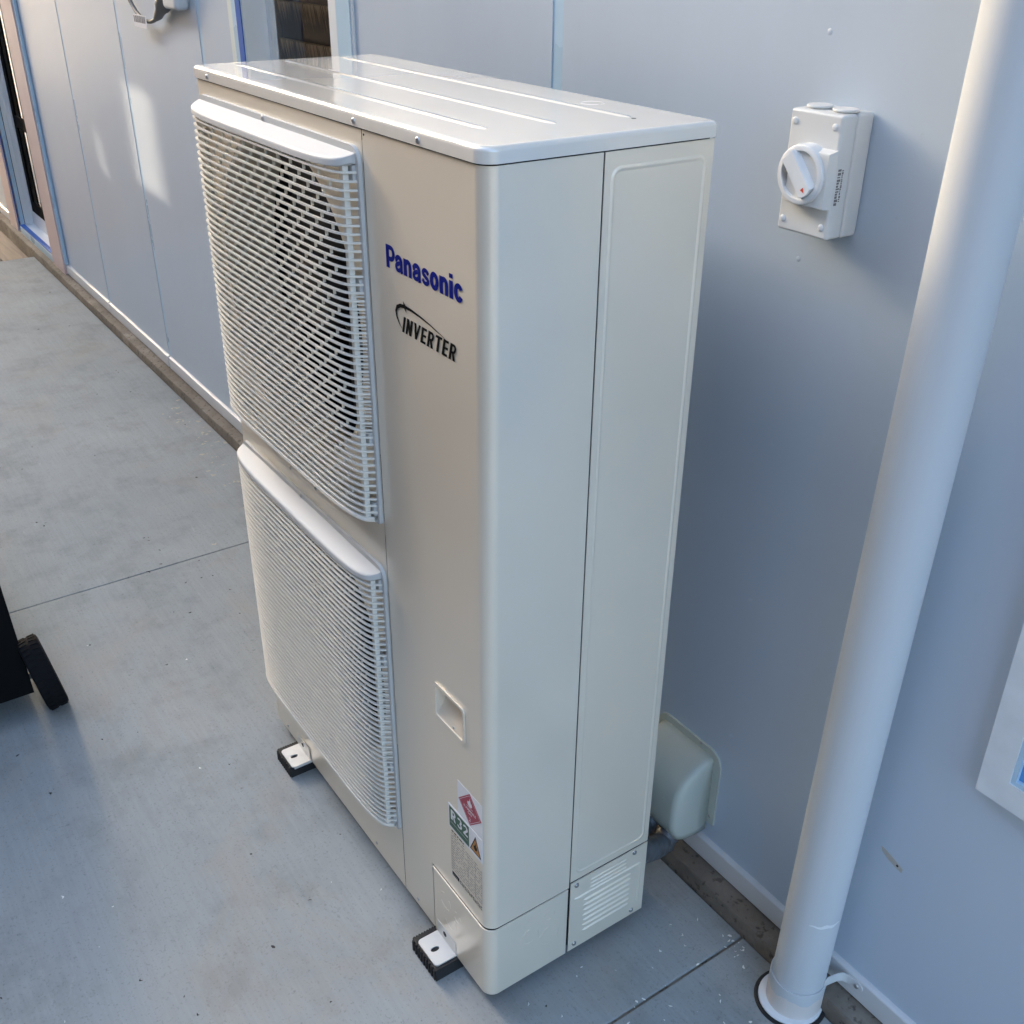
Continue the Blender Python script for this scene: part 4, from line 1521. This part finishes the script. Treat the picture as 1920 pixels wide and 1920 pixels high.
# =================================================================== BOX WITH CABLE AT TOP LEFT
jb = thing("junction_box", "white box on the far wall with a grey looped cable at its lower edge", "box", (-1.58, YW, 1.386))
o = adopt(link("box_body", rbox_mesh("box_body", -1.600, -1.484, 0.474, YW - 0.001, 1.383, 1.75, 0.012, 3), M['boxwhite']), jb)
CY = 0.497
b = MB()
b.tube([(-1.612, CY, 1.420), (-1.640, CY, 1.402), (-1.668, CY, 1.386)], [0.022, 0.026, 0.024], 16)
b.tube([(-1.668, CY, 1.386), (-1.684, CY, 1.378)], [0.019, 0.019], 16)
b.tube([(-1.684, CY, 1.378), (-1.722, CY, 1.357), (-1.752, CY, 1.345)], [0.017, 0.014, 0.008], 16)
tpart(jb, "cable_gland", M['cable'], b, smooth=40)
cb = []
for i in range(25):
    t = i / 24
    p0, p1, p2, p3 = (Vector((-1.745, CY, 1.347)), Vector((-1.85, CY, 1.312)), Vector((-2.00, CY, 1.325)), Vector((-2.115, CY, 1.52)))
    cb.append((1 - t) ** 3 * p0 + 3 * (1 - t) ** 2 * t * p1 + 3 * (1 - t) * t * t * p2 + t ** 3 * p3)
tpart(jb, "cable", M['cable'], MB().tube(cb, 0.0065, 10), smooth=50)
tg = tpart(jb, "tag", M['stickwhite'], MB().box(-1.9450, -1.8150, CY - 0.0125, CY - 0.011, 1.312, 1.349))
k = Ink((0, 0), 1, 1, CY - 0.0127)
x = -1.9390
random.seed(2)
while x < -1.826:
    w_ = random.uniform(0.002, 0.006)
    k.poly([(x, 1.3260), (x + w_, 1.3260), (x + w_, 1.3460), (x, 1.3460)])
    x += w_ + random.uniform(0.0035, 0.008)
kb = k.b.build("barcode", M['black'], tg)

# =================================================================== WHEELED CART AT THE LEFT EDGE
cart = thing("wheeled_cart", "black plastic cart with a small black wheel at the left edge", "cart", (-0.60, -0.60, G))
wm = Matrix.Translation((-0.38, -0.42, G + 0.0895)) @ Matrix.Rotation(R(10), 4, 'X') @ Matrix.Rotation(R(-90), 4, 'X')
b = MB().lathe([(0.05, -0.016), (0.080, -0.024), (0.0875, -0.0225), (0.090, -0.018), (0.0905, 0.0), (0.090, 0.018), (0.0875, 0.0225), (0.080, 0.024), (0.05, 0.016)], 48, wm)
wh = tpart(cart, "wheel", M['tyre'], b, smooth=40)
b = MB()
for i in range(36):
    a = 2 * math.pi * i / 36
    for sgn, ph in ((-1, 0), (1, 0.5)):
        a2 = a + ph * 2 * math.pi / 36
        p = [Vector((0.0900 * math.cos(a2 + d), 0.0900 * math.sin(a2 + d), h)) for d, h in ((-0.05, sgn * 0.003), (0.05, sgn * 0.003), (0.05 + 0.03, sgn * 0.0195), (-0.05 + 0.03, sgn * 0.0195))]
        q = [v * 1.0 for v in p]
        q = [Vector((v.x * 1.022, v.y * 1.022, v.z)) for v in p]
        b.add([wm @ v for v in p + q], [(4, 5, 6, 7), (0, 1, 5, 4), (1, 2, 6, 5), (2, 3, 7, 6), (3, 0, 4, 7)])
b.build("tread", M['tyre'], wh)
b = MB().lathe([(0.0, -0.0175), (0.02, -0.019), (0.049, -0.0165), (0.05, -0.0150), (0.05, 0.0150), (0.049, 0.0165), (0.02, 0.019), (0.0, 0.0175)], 32, wm)
b.build("rim", M['blackplastic'], wh, smooth=40)
b = MB()
# body: tapering tub, its near lower edge just inside the wheel
bx = [(-0.335, 0.045), (-0.43, 0.005), (-1.02, 0.005), (-1.09, 0.60), (-0.545, 0.62), (-0.50, 0.33)]
b.prism(bx, 'y', -1.02, -0.452)
body = tpart(cart, "tub", M['blackplastic'], b)
tpart(cart, "axle", M['cable'], MB().tube([(-0.38, -1.06, G + 0.09), (-0.38, -0.43, G + 0.0895)], 0.007, 10), smooth=40)
wm2 = Matrix.Translation((-0.38, -1.055, G + 0.0905)) @ Matrix.Rotation(R(-90), 4, 'X')
b = MB().lathe([(0.0, -0.016), (0.080, -0.020), (0.090, -0.015), (0.090, 0.015), (0.080, 0.020), (0.0, 0.016)], 40, wm2)
tpart(cart, "wheel", M['tyre'], b, smooth=40)
tpart(cart, "stand", M['blackplastic'], MB().box(-1.02, -0.98, -1.0, -0.48, G, 0.004))

# =================================================================== ADDED HOUSE WALL THAT SHADES THE PASSAGE (unseen, behind the camera)
FY = -1.62
FTOP = 3.4
nb = thing("shading_house", "added unseen dark brown weatherboard house wall that shades the passage", "house", (-4, FY, -0.19))
wb = MB().prism([(0.0, 0.0), (0.028, 0.002), (0.006, 0.205), (0.0, 0.205)], 'x', -11.0, 3.6).mesh("weatherboard")
wb.materials.append(M['paling'])
z = -0.05
while z < FTOP:
    adopt(link("weatherboard", wb, None, None, (0, FY, z)), nb)
    z += 0.188
adopt(MB().box(-11.0, 3.6, FY - 0.12, FY - 0.001, -0.19, FTOP + 0.15).build("wall", M['paling']), nb)

# =================================================================== ADDED SUN BLOCKER BEYOND THE PASSAGE
# unseen foliage shape added to stop the low sun, gaps cut for wall patches
random.seed(4)
TD = 17.0
gap_c = Vector((-2.165, YW, 0.915)) + SDIR * TD
right_v = Vector((SDIR.y, -SDIR.x, 0)).normalized()
up_v = right_v.cross(SDIR)
if up_v.z < 0:
    up_v = -up_v
gw, gh = 0.010, 0.215       # half sizes of the gap across the sun's direction
ico = bmesh.new()
bmesh.ops.create_icosphere(ico, subdivisions=2, radius=1.0)
ico_v = [v.co.copy() for v in ico.verts]
ico_f = [tuple(v.index for v in f.verts) for f in ico.faces]
ico.free()
blocker_crown = MB()


def clump(c, r_):
    ph = random.uniform(0, 6)
    blocker_crown.add([c + v * r_ * (1 + 0.10 * math.sin(5 * v.x + ph) * math.cos(6 * v.z + ph)) for v in ico_v], ico_f)


SMALL = 0.036
HOLES = [(0.0, 0.0, 0.0235, 0.175), (0.10, -0.14, 0.0045, 0.075)]


def clear(u, w, r_):
    for cu, cw, a_, b_ in HOLES:
        dx_ = max(abs(u - cu) - a_, 0)
        dz_ = max(abs(w + 1.53 * u - cw) - b_, 0)
        if math.hypot(dx_, dz_) < r_:
            return False
    return True


u = -1.75
while u < 1.75:
    w = -3.2
    while w < 4.4:
        if math.hypot(max(abs(u - 0.04) - 0.10, 0), max(abs(w + 0.12) - 0.42, 0)) > 0.5:
            if abs(u) < 1.75 - max(0, w - 2.6) * 0.6:
                clump(gap_c + right_v * u + up_v * w + SDIR * random.uniform(0, 0.5), 0.44)
        w += 0.36
    u += 0.36


def mass(u0, u1, w0, w1):
    """flat slab added to block the sun round the gaps (edges sheared so the patch sits level)"""
    vs = []
    for d_ in (0.0, 0.10):
        for u_, w_ in ((u0, w0), (u1, w0), (u1, w1), (u0, w1)):
            vs.append(gap_c + right_v * u_ + up_v * (w_ - 1.53 * u_) + SDIR * d_)
    blocker_crown.add(vs, [(0, 1, 2, 3), (7, 6, 5, 4), (0, 4, 5, 1), (1, 5, 6, 2), (2, 6, 7, 3), (3, 7, 4, 0)])


(c1, d1, a1, b1), (c2, d2, a2, b2) = HOLES
mass(-0.85, c1 - a1, -1.6, 1.6)
mass(c1 - a1, c1 + a1, -1.6, d1 - b1)
mass(c1 - a1, c1 + a1, d1 + b1, 1.6)
mass(c1 + a1, c2 - a2, -1.6, 1.6)
mass(c2 - a2, c2 + a2, -1.6, d2 - b2)
mass(c2 - a2, c2 + a2, d2 + b2, 1.6)
mass(c2 + a2, 0.95, -1.6, 1.6)
blocker = thing("sun_blocker", "added unseen foliage shape that blocks the low sun beyond the passage", "blocker", (gap_c.x, gap_c.y, -0.19))
M['screening'] = mat("cypress foliage", (0.035, 0.055, 0.03), 0.7, var=0.4, scale=3)
M['bark'] = wood_mat("cypress bark", (0.07, 0.05, 0.04), (0.15, 0.11, 0.085))
cr_o = adopt(blocker_crown.build("blocker_crown", M['screening'], None, recalc=False), blocker)
stuff(cr_o)
adopt(MB().tube([(gap_c.x - 0.4, gap_c.y, -0.2), (gap_c.x - 0.45, gap_c.y, 2.0), (gap_c.x - 0.4, gap_c.y, 4.6)], [0.26, 0.20, 0.15], 14).build("blocker_trunk", M['bark'], None, smooth=50), blocker)

# =================================================================== LITTER ON THE SLAB
def litter(name, m, spots, smin, smax, curl, label=None):
    b = MB()
    for (x, y) in spots:
        s_ = random.uniform(smin, smax)
        a = random.uniform(0, 2 * math.pi)
        n_ = 5
        wd = s_ * random.uniform(0.16, 0.34)
        cv = random.uniform(-1, 1) * curl
        lift = random.uniform(0.1, 0.35) * s_
        vs = []
        for i_ in range(n_):
            t = i_ / (n_ - 1) - 0.5
            px_ = t * s_
            py_ = cv * s_ * (t * t * 4 - 0.5)
            pz_ = 0.0006 + lift * abs(t) * random.uniform(0.4, 1)
            w_ = wd * (1 - abs(t) * 1.2)
            for q in (-1, 1):
                qx, qy = px_, py_ + q * w_
                vs.append((x + qx * math.cos(a) - qy * math.sin(a), y + qx * math.sin(a) + qy * math.cos(a), G + pz_ + (0.0008 if q > 0 else 0)))
        b.add(vs, [(2 * i_, 2 * i_ + 2, 2 * i_ + 3, 2 * i_ + 1) for i_ in range(n_ - 1)])
    o = b.build(name, m, None, recalc=False)
    stuff(o)
    o["label"] = label
    o["category"] = "litter"
    return o


random.seed(21)


def scatter(n, x0, x1, y0, y1):
    out = []
    while len(out) < n:
        x, y = random.uniform(x0, x1), random.uniform(y0, y1)
        if 0.0 < x < W and 0.0 < y < D:
            continue
        out.append((x, y))
    return out


sp_ = scatter(52, 0.92, 1.25, 0.02, 0.46) + [(1.043 + random.gauss(0, 0.018), 0.445 + random.gauss(0, 0.012)) for _ in range(14)] + scatter(14, -0.6, 1.1, -0.7, 0.0) + [(1.034, 0.36), (1.036, 0.21), (1.03, 0.22)]
litter("white_shavings", M['shaving'], sp_, 0.002, 0.008, 0.4, "small white plastic shavings scattered on the concrete beside the unit")
sp_ = [(-1.66 + random.gauss(0, 0.16), 0.415 + random.gauss(0, 0.03)) for _ in range(34)] + [(-1.30 + random.gauss(0, 0.10), 0.37 + random.gauss(0, 0.04)) for _ in range(16)] + [(-0.872, 0.169), (-0.87, 0.175)]
sp_ = [(x, min(y, 0.462)) for x, y in sp_]
litter("tan_shavings", M['tanshaving'], sp_, 0.005, 0.020, 0.5, "tan wood shavings heaped along the foot of the wall")
sp_ = scatter(60, -3.9, -0.2, -0.35, 0.44) + scatter(46, -0.6, 1.25, -0.75, 0.45) + [(-0.824, -0.04), (-0.83, -0.045), (-1.02, 0.02), (-1.0, 0.015)]
litter("leaf_scraps", M['leaf'], sp_, 0.002, 0.010, 0.5, "dark scraps of dead leaf scattered over the concrete")
